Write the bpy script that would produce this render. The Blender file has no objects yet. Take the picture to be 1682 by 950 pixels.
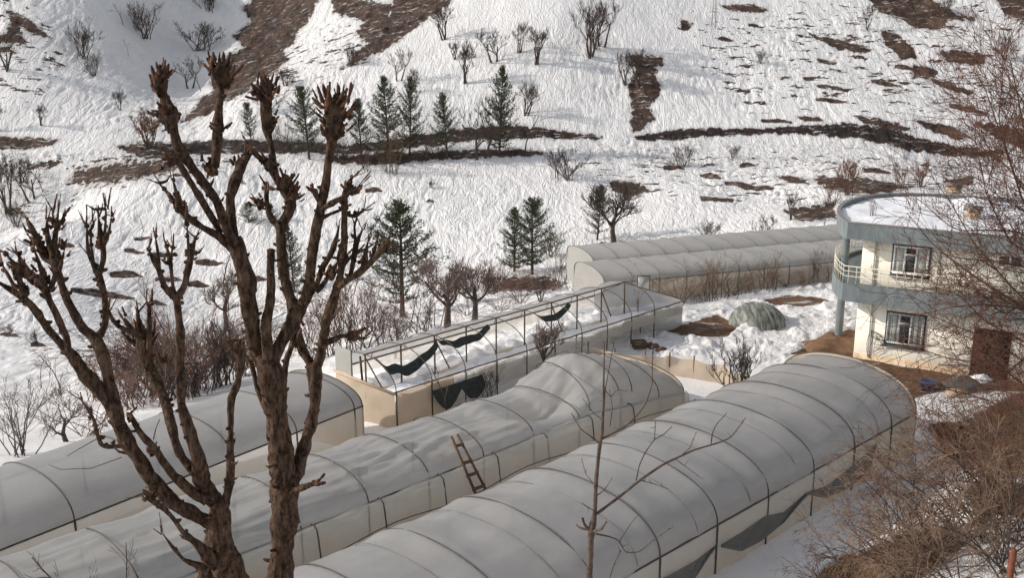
import bpy, math, random
import numpy as np
np.seterr(all='ignore')
from mathutils import Vector
S = bpy.context.scene
COL = S.collection
# ------------------------------------------------------------ camera calibration (photo 1682 x 950)
F, TH, H = 1700.0, math.radians(14.8), 17.0
c_, s_ = math.cos(TH), math.sin(TH)
def ray(px, py):
    u = (px-841)/F; v = (475-py)/F
    return np.array([u, c_+v*s_, -s_+v*c_])
def P(px, py, z=0.0):
    r = ray(px, py); return np.array([0, 0, H]) + r*((z-H)/r[2])
def PD(px, py, D):
    r = ray(px, py); return np.array([0, 0, H]) + r*(D/r[1])
def proj(x, y, z):
    z = z-H; d = y*c_-z*s_; v = y*s_+z*c_
    d = np.maximum(d, 1e-3)
    return 841+F*x/d, 475-F*v/d
# ------------------------------------------------------------ noise
def _h(i, j, k, seed):
    n = (i*374761393 + j*668265263 + k*2147483647 + seed*1442695041) & 0xFFFFFFFF
    n = ((n ^ (n >> 13))*1274126177) & 0xFFFFFFFF
    n = ((n ^ (n >> 16))*2246822519) & 0xFFFFFFFF
    return ((n ^ (n >> 15)) & 0xFFFFFF)/float(0xFFFFFF)
def vn(x, y, z=0.0, seed=0):
    x, y, z = np.broadcast_arrays(np.asarray(x, float), np.asarray(y, float), np.asarray(z, float))
    xi, yi, zi = (np.floor(a).astype(np.int64) for a in (x, y, z))
    fx, fy, fz = x-xi, y-yi, z-zi
    fx, fy, fz = (a*a*(3-2*a) for a in (fx, fy, fz))
    r = 0
    for dx in (0, 1):
        wx = fx if dx else 1-fx
        for dy in (0, 1):
            wy = fy if dy else 1-fy
            for dz in (0, 1):
                wz = fz if dz else 1-fz
                r = r + wx*wy*wz*_h(xi+dx, yi+dy, zi+dz, seed)
    return r*2-1
def fbm(x, y, z=0.0, o=3, seed=0):
    a, t = 1.0, 0
    for k in range(o):
        t = t + a*vn(np.asarray(x)*2**k, np.asarray(y)*2**k, np.asarray(z)*2**k, seed+k*17); a *= .5
    return t
# ------------------------------------------------------------ object helpers
def props(o, label=None, cat=None, group=None, kind=None):
    if label: o['label'] = label
    if cat: o['category'] = cat
    if group: o['group'] = group
    if kind: o['kind'] = kind
    return o
def mesh_np(name, V, Fq, smooth=True):
    V = np.asarray(V, np.float32).reshape(-1, 3); Fq = np.asarray(Fq, np.int32)
    k = Fq.shape[1]; n = len(Fq)
    me = bpy.data.meshes.new(name)
    me.vertices.add(len(V)); me.vertices.foreach_set('co', V.ravel())
    me.loops.add(n*k); me.loops.foreach_set('vertex_index', Fq.ravel())
    me.polygons.add(n); me.polygons.foreach_set('loop_start', np.arange(0, n*k, k, dtype=np.int32))
    if smooth: me.polygons.foreach_set('use_smooth', np.ones(n, bool))
    me.update(calc_edges=True); me.validate()
    return me
class MB:
    def __init__(s): s.V = []; s.Q = []; s.n = 0
    def add(s, V, Q):
        V = np.asarray(V, float).reshape(-1, 3); Q = np.asarray(Q, np.int64)
        if Q.shape[1] == 3: Q = np.column_stack([Q, Q[:, 2]])
        s.V.append(V); s.Q.append(Q+s.n); s.n += len(V); return s
    def box(s, c, sx, sy, sz, ax=(1, 0), taper=0):
        """c centre, half sizes, ax = xy direction of local x"""
        a = np.array(ax, float); a /= np.linalg.norm(a); X = np.array([a[0], a[1], 0]); Y = np.array([-a[1], a[0], 0]); Z = np.array([0, 0, 1.])
        v = []
        for k in (-1, 1):
            t = 1-taper if k > 0 else 1
            for i, j in ((-1, -1), (1, -1), (1, 1), (-1, 1)): v.append(np.array(c)+X*sx*i*t+Y*sy*j*t+Z*sz*k)
        return s.add(v, [(0, 3, 2, 1), (4, 5, 6, 7), (0, 1, 5, 4), (1, 2, 6, 5), (2, 3, 7, 6), (3, 0, 4, 7)])
    def bar(s, a, b, w, h=None):
        """square bar from a to b"""
        a, b = np.array(a, float), np.array(b, float); h = h or w
        t = b-a; t /= np.linalg.norm(t); r = np.array([0, 0, 1.]) if abs(t[2]) < .9 else np.array([0, 1., 0])
        u = np.cross(t, r); u /= np.linalg.norm(u); v = np.cross(u, t)
        V = [p+u*w*.5*i+v*h*.5*j for p in (a, b) for i, j in ((-1, -1), (1, -1), (1, 1), (-1, 1))]
        return s.add(V, [(0, 3, 2, 1), (4, 5, 6, 7), (0, 1, 5, 4), (1, 2, 6, 5), (2, 3, 7, 6), (3, 0, 4, 7)])
    def tubes(s, Pn, R, sides=4):
        Pn = np.asarray(Pn, float); R = np.asarray(R, float)
        if Pn.ndim == 2: Pn = Pn[None]; R = np.broadcast_to(R, Pn.shape[1])[None]
        m, n, _ = Pn.shape
        T = np.gradient(Pn, axis=1); T /= np.linalg.norm(T, axis=2, keepdims=True)+1e-9
        mt = T.mean(axis=1); ref = np.where((np.abs(mt[:, 2]) > .8)[:, None], np.array([[1., 0, 0]]), np.array([[0, 0, 1.]]))[:, None, :]
        U = np.cross(T, np.broadcast_to(ref, T.shape)); U /= np.linalg.norm(U, axis=2, keepdims=True)+1e-9
        W = np.cross(T, U); a = np.arange(sides)*2*np.pi/sides
        V = Pn[:, :, None]+R[:, :, None, None]*(np.cos(a)[None, None, :, None]*U[:, :, None]+np.sin(a)[None, None, :, None]*W[:, :, None])
        i = np.arange(m)[:, None, None]*n*sides; j = np.arange(n-1)[None, :, None]*sides; k = np.arange(sides)[None, None, :]; k2 = (k+1) % sides
        Q = np.stack([i+j+k, i+j+k2, i+j+sides+k2, i+j+sides+k], -1).reshape(-1, 4)
        s.add(V, Q); return s
    def grid(s, G, wrap=False):
        G = np.asarray(G, float); a, b, _ = G.shape
        i = np.arange(a-1)[:, None]*b; j = np.arange(b-1)[None]
        s.add(G, np.stack([i+j, i+j+1, i+b+j+1, i+b+j], -1).reshape(-1, 4)); return s
    def arrays(s): return np.concatenate(s.V), np.concatenate(s.Q)
    def build(s, name, mat, parent=None, smooth=True, loc=None):
        V, Q = s.arrays()
        if loc is not None: V = V-np.array(loc)
        me = bpy.data.meshes.new(name)
        tri = Q[:, 2] == Q[:, 3]
        if tri.any():
            me.from_pydata(V.tolist(), [], [tuple(q[:3]) if t else tuple(q) for q, t in zip(Q.tolist(), tri)])
            if smooth: me.polygons.foreach_set('use_smooth', np.ones(len(me.polygons), bool))
        else:
            bpy.data.meshes.remove(me); me = mesh_np(name, V, Q, smooth)
        me.materials.append(mat)
        o = bpy.data.objects.new(name, me); COL.objects.link(o)
        if parent is not None: o.parent = parent
        return o
def build_multi(name, lst, parent, loc):
    lst = [(m, mt) for m, mt in lst if m.V]; a = MB(); idx = []
    for k, (m, mt) in enumerate(lst):
        V, Q = m.arrays(); a.add(V, Q); idx += [k]*len(Q)
    o = a.build(name, lst[0][1], parent, loc=loc)
    for _, mt in lst[1:]: o.data.materials.append(mt)
    if len(o.data.polygons) == len(idx): o.data.polygons.foreach_set('material_index', np.array(idx, np.int32))
    return o
def thing(name, loc, label, cat, group=None, rz=0):
    o = bpy.data.objects.new(name, None); COL.objects.link(o); o.location = tuple(float(v) for v in loc); o.rotation_euler = (0, 0, rz)
    o.empty_display_size = .3
    return props(o, label, cat, group)
def copy_tree(root, loc, rz, sc, label, group):
    r = root.copy(); COL.objects.link(r); r.location = tuple(float(v) for v in loc); r.rotation_euler = (.06*math.sin(rz*7), .06*math.cos(rz*5), rz); r.scale = sc
    r['label'] = label
    if group: r['group'] = group
    elif 'group' in r: del r['group']
    for ch in root.children:
        c = ch.copy(); COL.objects.link(c); c.parent = r
    return r
# ------------------------------------------------------------ materials
def mat(name, col, rough=.8, col2=None, scale=5, bump=0, bscale=None, bdist=.02, trans=0, spec=.3, detail=4, stretch=None, metal=0, pos=(.35, .65)):
    m = bpy.data.materials.new(name); m.use_nodes = True; nt = m.node_tree; N = nt.nodes; L = nt.links
    b = N['Principled BSDF']; b.inputs['Roughness'].default_value = rough; b.inputs['Specular IOR Level'].default_value = spec; b.inputs['Metallic'].default_value = metal
    b.inputs['Base Color'].default_value = (*col, 1)
    tc = N.new('ShaderNodeNewGeometry'); src = tc.outputs['Position']
    if stretch:
        mp = N.new('ShaderNodeMapping'); mp.inputs['Scale'].default_value = stretch; L.new(src, mp.inputs[0]); src = mp.outputs[0]
    if col2:
        n = N.new('ShaderNodeTexNoise'); n.inputs['Scale'].default_value = scale; n.inputs['Detail'].default_value = detail; n.inputs['Roughness'].default_value = .65; L.new(src, n.inputs['Vector'])
        r = N.new('ShaderNodeValToRGB'); r.color_ramp.elements[0].color = (*col, 1); r.color_ramp.elements[1].color = (*col2, 1)
        r.color_ramp.elements[0].position, r.color_ramp.elements[1].position = pos
        L.new(n.outputs['Fac'], r.inputs[0]); L.new(r.outputs[0], b.inputs['Base Color'])
    if bump:
        n2 = N.new('ShaderNodeTexNoise'); n2.inputs['Scale'].default_value = bscale or scale*4; n2.inputs['Detail'].default_value = 5; n2.inputs['Roughness'].default_value = .7; L.new(src, n2.inputs['Vector'])
        bp = N.new('ShaderNodeBump'); bp.inputs['Strength'].default_value = bump; bp.inputs['Distance'].default_value = bdist
        L.new(n2.outputs['Fac'], bp.inputs['Height']); L.new(bp.outputs[0], b.inputs['Normal'])
    if trans:
        tr = N.new('ShaderNodeBsdfTranslucent'); mx = N.new('ShaderNodeMixShader'); mx.inputs[0].default_value = trans
        if col2: L.new(r.outputs[0], tr.inputs['Color'])
        else: tr.inputs['Color'].default_value = (*col, 1)
        L.new(b.outputs[0], mx.inputs[1]); L.new(tr.outputs[0], mx.inputs[2]); L.new(mx.outputs[0], N['Material Output'].inputs['Surface'])
    return m
def film_mat(name, col, trans=.3, warm=None, see=0.0, rough=.36):
    """greenhouse polythene: milky, slightly glossy, lets light through; grime and faint wrinkles"""
    m = mat(name, col, rough, col2=tuple(v*.87 for v in col), scale=.7, bump=.35, bscale=2.6, bdist=.035, stretch=(1, 1, 2.2), detail=7, trans=trans, spec=.5)
    nt = m.node_tree; N = nt.nodes; L = nt.links
    b = N['Principled BSDF']
    if warm:    # warmer tint towards the foot of the film, broken up by noise
        g = N.new('ShaderNodeNewGeometry'); sp = N.new('ShaderNodeSeparateXYZ'); L.new(g.outputs['Position'], sp.inputs[0])
        n = N.new('ShaderNodeTexNoise'); n.inputs['Scale'].default_value = 1.1; n.inputs['Detail'].default_value = 6; L.new(g.outputs['Position'], n.inputs['Vector'])
        ma = N.new('ShaderNodeMath'); ma.operation = 'MULTIPLY_ADD'; ma.inputs[1].default_value = 1.6; L.new(n.outputs['Fac'], ma.inputs[0]); L.new(sp.outputs['Z'], ma.inputs[2])
        mr = N.new('ShaderNodeMapRange'); mr.inputs['From Min'].default_value = 2.4; mr.inputs['From Max'].default_value = .5; mr.inputs['To Min'].default_value = 0; mr.inputs['To Max'].default_value = 1
        L.new(ma.outputs[0], mr.inputs['Value'])
        mx = N.new('ShaderNodeMix'); mx.data_type = 'RGBA'; mx.inputs['A'].default_value = (*col, 1); mx.inputs['B'].default_value = (*warm, 1); L.new(mr.outputs[0], mx.inputs['Factor'])
        L.new(mx.outputs['Result'], b.inputs['Base Color'])
        for nd in N:
            if nd.type == 'BSDF_TRANSLUCENT': L.new(mx.outputs['Result'], nd.inputs['Color'])
    if see:
        tp = N.new('ShaderNodeBsdfTransparent'); mx2 = N.new('ShaderNodeMixShader'); mx2.inputs[0].default_value = see
        o = N['Material Output']; frm = o.inputs['Surface'].links[0].from_socket
        L.new(frm, mx2.inputs[1]); L.new(tp.outputs[0], mx2.inputs[2]); L.new(mx2.outputs[0], o.inputs['Surface'])
    return m
M = {}
M['bark'] = mat('pollard_bark', (.035, .021, .015), .92, (.175, .11, .073), 24, bump=1, bscale=34, bdist=.06, stretch=(1, 1, .4), spec=.1, pos=(.4, .66), detail=8)
M['cut'] = mat('splintered_wood', (.04, .021, .014), .9, (.17, .08, .042), 16, bump=.9, bscale=50, bdist=.015, stretch=(1, 1, .4), pos=(.42, .7))
M['orange'] = mat('fresh_cut_wood', (.22, .1, .05), .85, (.12, .055, .03), 20)
M['sap'] = mat('sapling_bark', (.12, .085, .068), .8, (.05, .033, .026), 12, spec=.2)
M['twig_grey'] = mat('grey_twigs', (.11, .075, .062), .9, (.19, .14, .115), .8)
M['twig_dark'] = mat('dark_twigs', (.045, .033, .027), .9, (.09, .066, .05), .8)
M['twig_red'] = mat('reddish_twigs', (.12, .045, .032), .85, (.2, .09, .058), 1.2)
M['twig_tan'] = mat('tan_twigs', (.24, .165, .11), .85, (.13, .085, .06), 1.4)
M['twig_brown'] = mat('brown_twigs', (.075, .037, .026), .85, (.15, .078, .05), 1.4)
M['trunkm'] = mat('tree_trunk_bark', (.05, .036, .03), .9, (.1, .075, .06), 3)
M['leaf_dry'] = mat('dry_leaves', (.2, .095, .04), .8, (.11, .05, .028), 2)
M['needle'] = mat('pine_needles', (.12, .135, .075), .85, (.06, .075, .045), 1.6, spec=.25, trans=.12)
M['film'] = film_mat('greenhouse_film', (.43, .425, .42), .42, see=.07)
M['film_old'] = film_mat('aged_greenhouse_film', (.48, .475, .465), .48, see=.12)
M['film_side'] = film_mat('side_wall_film', (.6, .575, .53), .55, warm=(.56, .47, .37), see=.33)
M['film_peach'] = film_mat('stained_end_film', (.7, .58, .45), .45)
M['film_far'] = film_mat('far_greenhouse_film', (.5, .485, .46), .4)
M['film_gray'] = film_mat('grey_plastic_curtain', (.17, .18, .17), .3)
M['net'] = mat('dark_shade_net', (.02, .025, .024), .9, (.05, .055, .05), 8)
M['pipe'] = mat('hoop_pipe', (.035, .034, .03), .55, (.075, .06, .045), 6, spec=.4)
M['pipe_rust'] = mat('rusty_pipe', (.12, .07, .04), .7, (.2, .15, .1), 5)
M['strap'] = mat('film_strap', (.17, .165, .155), .6)
M['wood'] = mat('weathered_wood', (.16, .1, .06), .85, (.08, .05, .03), 10, bump=.4)
M['wall'] = mat('cream_wall_paint', (.78, .745, .65), .85, (.62, .58, .49), .9, stretch=(1, 1, .3), detail=8, pos=(.4, .72), bump=.15, bscale=30, bdist=.01)
M['base'] = mat('mud_splashed_plinth', (.56, .45, .32), .9, (.42, .29, .18), 2.0)
M['band'] = mat('blue_grey_band_paint', (.115, .135, .142), .75, (.19, .215, .22), 2.2, bump=.2, bscale=18, bdist=.01, pos=(.35, .7), stretch=(1, 1, .35), detail=8)
M['bandin'] = mat('bare_concrete', (.24, .22, .2), .9, (.17, .155, .14), 3, bump=.3)
M['white'] = mat('white_window_frame', (.72, .72, .69), .5)
M['darkframe'] = mat('dark_grey_surround', (.05, .062, .068), .6)
M['glass'] = mat('window_glass', (.03, .035, .04), .08, spec=.7)
M['curtain'] = mat('net_curtain', (.5, .5, .46), .9, (.38, .38, .35), 12)
M['rail'] = mat('cream_rail_paint', (.62, .58, .48), .5)
M['door'] = mat('dark_brown_door', (.018, .012, .01), .8, (.03, .02, .016), 6, spec=.1)
M['brick'] = mat('orange_brick', (.36, .19, .1), .9, (.26, .15, .09), 9, bump=.4)
M['blockm'] = mat('pale_clay_block', (.5, .38, .27), .9, (.38, .28, .2), 8, bump=.3)
M['rebar'] = mat('rebar', (.1, .07, .06), .8)
M['snow'] = mat('roof_snow', (.8, .8, .82), .6, (.74, .74, .76), 2, bump=.6, bscale=2.5, bdist=.12)
M['mud'] = mat('wet_mud', (.13, .07, .035), .8, (.2, .12, .07), 2.5, bump=.8, bscale=9, bdist=.06)
M['bluep'] = mat('blue_plastic', (.02, .06, .16), .4)
M['tarp'] = mat('dark_tarp', (.06, .06, .055), .6, (.11, .1, .09), 5, bump=.5)
M['rust'] = mat('rusty_post', (.19, .055, .03), .8, (.11, .04, .025), 9, bump=.4)
M['wire'] = mat('wire', (.03, .028, .026), .5)
M['stone'] = mat('dark_stone', (.1, .07, .05), .9, (.16, .1, .07), 6, bump=.6)
M['steel'] = mat('galvanised_steel', (.3, .3, .3), .5, metal=.3)
M['dryweed'] = mat('dry_grass', (.19, .11, .06), .9, (.09, .05, .03), 3)
# ------------------------------------------------------------ terrain
def zz(py, D):
    v = (475-py)/F; return H + D*(-s_+v*c_)/(c_+v*s_)
near_flat = [(26, 0), (36, 0)]
def colm(px, near, far):
    pts = [(0.5, 15.4), (5, 13.2), (9, 10.5), (14, 6.8), (18, 4.0)]
    pts = ([(0.5, 15.4), (5, 13.2), (9, 10.3), (13, 5.2), (16.5, 1.2), (19, .1)] if px < 1150 else pts[:-1])+list(near)
    pts += [(D, zz(py, D)) if py is not None else (D, z) for (py, D, z) in far]
    return ((px-841)/F, pts)
TB = [
 colm(-900, near_flat, [(None, 50, -5), (None, 75, -12), (None, 110, -14), (None, 150, -2), (None, 210, 22)]),
 colm(-100, near_flat, [(None, 40, -.8), (700, 52, 0), (650, 64, 0), (600, 76, 0), (550, 88, 0), (455, 108, 0), (400, 122, 0), (None, 130, -12.5), (None, 138, -12), (262, 152, 0), (240, 158, 0), (100, 178, 0), (0, 196, 0), (-120, 215, 0)]),
 colm(60, near_flat, [(None, 40, -.8), (700, 52, 0), (650, 65, 0), (600, 78, 0), (550, 90, 0), (455, 110, 0), (385, 125, 0), (355, 130, 0), (None, 136, -11.5), (None, 142, -10.5), (262, 152, 0), (240, 157, 0), (100, 178, 0), (0, 195, 0), (-120, 215, 0)]),
 colm(180, near_flat, [(None, 42, -1.5), (640, 62, 0), (600, 78, 0), (570, 90, 0), (500, 106, 0), (400, 126, 0), (312, 140, 0), (285, 146, 0), (262, 151, 0), (240, 156, 0), (100, 186, 0), (0, 205, 0), (-120, 225, 0)]),
 colm(310, near_flat, [(None, 44, -2), (640, 60, 0), (600, 90, 0), (570, 98, 0), (500, 110, 0), (400, 126, 0), (300, 140, 0), (258, 150, 0), (235, 156, 0), (150, 196, 0), (70, 222, 0), (0, 232, 0), (-120, 250, 0)]),
 colm(420, near_flat, [(None, 46, -2), (620, 60, 0), (590, 88, 0), (560, 96, 0), (500, 108, 0), (400, 126, 0), (290, 142, 0), (262, 149, 0), (240, 154, 0), (215, 158, 0), (150, 176, 0), (70, 212, 0), (0, 238, 0), (-120, 260, 0)]),
 colm(640, near_flat, [(None, 50, -.3), (565, 64, 0), (540, 74, 0), (520, 84, 0), (480, 104, 0), (440, 116, 0), (350, 132, 0), (290, 143, 0), (262, 149, 0), (245, 154, 0), (218, 157, 0), (130, 172, 0), (60, 188, 0), (0, 206, 0), (-120, 230, 0)]),
 colm(900, near_flat, [(None, 60, -.2), (495, 76, 0), (480, 84, 0), (460, 100, 0), (430, 113, 0), (350, 131, 0), (290, 143, 0), (260, 149, 0), (236, 154, 0), (214, 157, 0), (130, 168, 0), (0, 190, 0), (-120, 214, 0)]),
 colm(1200, [(20, 3.3), (26, .5), (28, 0), (40, 0)], [(None, 58, 0), (None, 63, -1), (None, 84, -1.1), (388, 90, 0), (None, 97, -5.5), (400, 112, 0), (330, 130, 0), (258, 150, 0), (236, 155, 0), (212, 158, 0), (100, 178, 0), (0, 197, 0), (-120, 220, 0)]),
 colm(1420, [(22, 3.4), (27, .6), (29.5, 0), (40, 0)], [(None, 64, 0), (None, 67, -1), (None, 88, -.9), (352, 96, 0), (None, 104, -5.5), (380, 113, 0), (300, 134, 0), (262, 148, 0), (240, 154, 0), (205, 158, 0), (100, 178, 0), (0, 198, 0), (-120, 222, 0)]),
 colm(1600, [(22, 4.9), (25.5, 3.4), (29, 1.1), (33, 0.2), (39, 0)], [(None, 66, 0), (None, 80, -.4), (340, 100, 0), (None, 107, -4), (360, 114, 0), (300, 134, 0), (270, 148, 0), (250, 153, 0), (225, 157, 0), (100, 178, 0), (0, 198, 0), (-120, 222, 0)]),
 colm(1760, [(22, 5.3), (27, 4.4), (31, 3.2), (37, 1.3), (43, 0)], [(None, 66, 0), (None, 80, 0), (340, 100, 0), (None, 107, -4), (360, 114, 0), (300, 134, 0), (275, 148, 0), (255, 153, 0), (240, 157, 0), (100, 178, 0), (0, 198, 0), (-120, 222, 0)]),
 colm(2600, [(22, 7), (30, 5.5), (40, 3)], [(None, 66, 1), (None, 100, 2), (None, 130, 0), (None, 150, 1), (None, 222, 28)]),
]
NT, ND = 1050, 1000
tg = np.concatenate([np.linspace(-1.0, -.56, 120, endpoint=False), np.linspace(-.56, .56, NT-240, endpoint=False), np.linspace(.56, 1.02, 120)])
Dg = np.concatenate([np.linspace(1, 22, 90, endpoint=False), np.linspace(22, 62, 330, endpoint=False), np.linspace(62, 120, 220, endpoint=False), np.linspace(120, 240, 330, endpoint=False), np.linspace(240, 330, ND-970)])
tc_ = np.array([t for t, _ in TB]); Zc = []
for t, pts in TB:
    pts = sorted(pts); pts.append((330, pts[-1][1]+(330-pts[-1][0])*.36))
    Zc.append(np.interp(Dg, [p[0] for p in pts], [p[1] for p in pts]))
Zc = np.array(Zc)
# smooth interpolation over columns
idx = np.clip(np.searchsorted(tc_, tg)-1, 0, len(tc_)-2); w = np.clip((tg-tc_[idx])/(tc_[idx+1]-tc_[idx]), 0, 1); w = w*w*(3-2*w)*.6+w*.4
Zg = Zc[idx]*(1-w)[:, None]+Zc[idx+1]*w[:, None]          # (NT, ND)
def smooth1(A, k, axis):
    ker = np.ones(k)/k; pad = [(0, 0), (0, 0)]; pad[axis] = (k//2, k//2)
    B = np.pad(A, pad, mode='edge'); return np.apply_along_axis(lambda r: np.convolve(r, ker, 'valid'), axis, B)
Zs = smooth1(smooth1(Zg, 9, 1), 9, 1)
Zs2 = smooth1(smooth1(Zs, 31, 0), 31, 0)
wn = np.clip((Dg-22)/8, 0, 1)[None]
Zg = Zs2*wn+Zs*(1-wn)
XX = tg[:, None]*Dg[None]; YY = np.broadcast_to(Dg[None], XX.shape)
farw = np.clip((YY-70)/30, 0, 1)
sl = np.clip(np.abs(Zg)/.5, 0, 1)
Zg = Zg + farw*(fbm(XX/16, YY/16, 0, 3, 1)*.5 + fbm(XX/3.2, YY/3.2, 0, 2, 5)*.06) + (1-farw)*(fbm(XX/2.4, YY/2.4, 0, 3, 9)*(.035+.10*np.clip((22-YY)/6+.5, 0, 1)+.12*np.clip((YY-46)/10, 0, 1)))
# lateral relief of the big left hill: ribs that fall to the right
PX, PY = proj(XX, YY, Zg)
def bumpreg(cx, cy, rx, ry): return np.exp(-(((PX-cx)/rx)**2+((PY-cy)/ry)**2))
def polymask(poly, soft):
    poly = np.array(poly, float); x0, y0 = poly.min(0)-soft*2; x1, y1 = poly.max(0)+soft*2
    sel = (PX > x0) & (PX < x1) & (PY > y0) & (PY < y1) & (YY > 18)
    out = np.zeros(PX.shape, np.float32)
    if not sel.any(): return out
    x = PX[sel]; y = PY[sel]; ins = np.zeros(x.shape, bool); d = np.full(x.shape, 1e9)
    n = len(poly)
    for i in range(n):
        ax, ay = poly[i]; bx, by = poly[(i+1) % n]
        cnd = ((ay > y) != (by > y)); xin = (bx-ax)*(y-ay)/((by-ay) if by != ay else 1e-9)+ax
        ins ^= cnd & (x < xin)
        L2 = (bx-ax)**2+(by-ay)**2+1e-9; u = np.clip(((x-ax)*(bx-ax)+(y-ay)*(by-ay))/L2, 0, 1)
        d = np.minimum(d, np.hypot(x-ax-u*(bx-ax), y-ay-u*(by-ay)))
    sd = np.where(ins, d, -d); out[sel] = np.clip(.5+sd/soft, 0, 1); return out
def seg(x0, y0, x1, y1, w):
    return [(x0, y0), ((x0+x1)/2, (y0+y1)/2-w*.8), (x1, y1-w*.3), (x1+w, y1+w*.4), ((x0+x1)/2, (y0+y1)/2+w*.9), (x0, y0+w)]
bare = np.zeros(PX.shape, np.float32); spots = np.zeros(PX.shape, np.float32); lump = np.zeros(PX.shape, np.float32); trod = np.zeros(PX.shape, np.float32)
BP = [
 ([(430, -40), (545, -40), (520, 5), (505, 35), (488, 50), (482, 72), (462, 80), (474, 95), (440, 125), (420, 128), (405, 150), (370, 165), (340, 188), (296, 200), (322, 174), (330, 160), (352, 150), (346, 134), (376, 118), (364, 98), (400, 76), (384, 58), (414, 34), (398, 12), (424, -10)], 8),
 ([(655, -30), (760, -30), (735, 8), (690, 38), (650, 70), (605, 95), (560, 112), (575, 96), (618, 60), (640, 20)], 8),
 ([(540, -10), (645, 5), (635, 60), (610, 75), (585, 50), (600, 35), (550, 20)], 10),
 ([(240, 250), (300, 234), (370, 228), (520, 233), (570, 238), (640, 230), (700, 218), (770, 209), (830, 205), (880, 209), (990, 223), (980, 229), (880, 226), (790, 228), (700, 240), (640, 246), (560, 252), (450, 250), (330, 252), (270, 258), (235, 262)], 6),
 ([(540, 258), (640, 250), (740, 248), (830, 244), (890, 248), (895, 254), (800, 257), (720, 262), (640, 268), (560, 270)], 7),
 ([(120, 282), (180, 270), (280, 262), (300, 270), (270, 284), (200, 296), (140, 304), (115, 295)], 16),
 ([(-20, 224), (60, 226), (98, 230), (84, 238), (40, 244), (-20, 246)], 7),
 ([(1035, 224), (1100, 214), (1160, 211), (1260, 210), (1390, 202), (1440, 206), (1500, 222), (1560, 238), (1650, 248), (1640, 258), (1560, 256), (1480, 244), (1400, 224), (1300, 219), (1180, 222), (1100, 230), (1045, 230)], 6),
 ([(1035, 88), (1085, 92), (1090, 102), (1072, 118), (1086, 135), (1082, 158), (1062, 174), (1078, 190), (1052, 216), (1036, 210), (1040, 180), (1032, 140), (1046, 116)], 9),
 ([(1412, -20), (1500, -20), (1560, 15), (1600, 30), (1560, 34), (1545, 48), (1500, 42), (1450, 22)], 9),
 ([(1448, 48), (1476, 58), (1502, 78), (1506, 94), (1480, 94), (1455, 72)], 6),
 ([(1632, -10), (1700, -10), (1700, 45), (1650, 24)], 9),
 ([(1328, 54), (1382, 66), (1436, 80), (1420, 87), (1375, 80)], 4),
 ([(1500, 104), (1542, 116), (1534, 126), (1502, 125)], 5), ([(1536, 84), (1585, 82), (1622, 92), (1612, 106), (1560, 100)], 8),
 ([(1516, 126), (1560, 134), (1600, 150), (1592, 156), (1545, 140)], 4), ([(1400, 188), (1455, 196), (1500, 212), (1470, 214), (1420, 200)], 5),
 ([(1500, 196), (1560, 206), (1600, 226), (1570, 228), (1520, 212)], 5), ([(1596, 198), (1700, 215), (1700, 250), (1640, 230)], 7),
 ([(1000, 296), (1050, 300), (1068, 312), (1040, 320), (1006, 312)], 7),
 ([(1190, 296), (1235, 302), (1272, 306), (1270, 311), (1225, 309), (1192, 302)], 3), ([(1150, 322), (1205, 326), (1204, 332), (1152, 330)], 3),
 ([(1275, 288), (1318, 293), (1332, 300), (1300, 300)], 4), ([(1330, 290), (1420, 292), (1500, 305), (1440, 318), (1370, 312)], 10), ([(1290, 345), (1370, 330), (1372, 358), (1310, 362)], 10),
 ([(1310, 190), (1345, 190), (1352, 198), (1322, 198)], 4), ([(1335, 136), (1400, 146), (1392, 150), (1345, 142)], 3), ([(1340, 95), (1375, 100), (1372, 106), (1345, 101)], 3),
 ([(1180, 8), (1240, 6), (1262, 14), (1250, 20), (1200, 16)], 5), ([(1118, 30), (1138, 38), (1130, 50), (1118, 46)], 4), ([(1548, 296), (1600, 290), (1598, 302), (1552, 304)], 4),
 ([(-20, 60), (10, 55), (20, 20), (40, 60), (40, 72), (10, 70)], 8), ([(8, 14), (34, 22), (70, 50), (84, 62), (60, 56), (20, 36)], 6),
 ([(190, 240), (240, 232), (300, 238), (310, 250), (240, 262)], 10), ([(975, 400), (1040, 396), (1090, 405), (1040, 412), (980, 410)], 6),
 ([(790, 462), (830, 455), (900, 455), (930, 470), (870, 480), (800, 478)], 14),
 ([(1084, 545), (1140, 530), (1178, 519), (1212, 538), (1196, 554), (1152, 557), (1100, 548)], 5), ([(1252, 494), (1290, 487), (1340, 490), (1366, 496), (1320, 505), (1270, 502)], 4),
 ([(1296, 583), (1330, 572), (1366, 552), (1420, 540), (1425, 592), (1470, 600), (1600, 622), (1682, 626), (1682, 644), (1560, 640), (1505, 652), (1470, 640), (1430, 600), (1380, 584)], 7),
 ([(1330, 960), (1372, 926), (1440, 905), (1500, 868), (1570, 868), (1580, 895), (1545, 925), (1500, 960)], 14),
 ([(1530, 700), (1600, 690), (1660, 650), (1700, 650), (1700, 780), (1650, 790), (1600, 775), (1545, 735)], 16), ([(1590, 800), (1640, 790), (1700, 800), (1700, 850), (1600, 845)], 10), ([(1465, 625), (1510, 620), (1520, 650), (1490, 660)], 6),
]
for p, so in BP[:37]: bare = np.maximum(bare, polymask(p, so*2.2))
for p, so in BP[37:]: bare = np.maximum(bare, polymask(p, so*(1.3 if p[0][1] < 660 else 2.6)))
darkb = np.maximum(polymask(BP[7][0], 8), polymask(BP[3][0], 8)*.75)  # road-cut banks: darker scrubby soil, with the steep face's shade painted in
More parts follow.
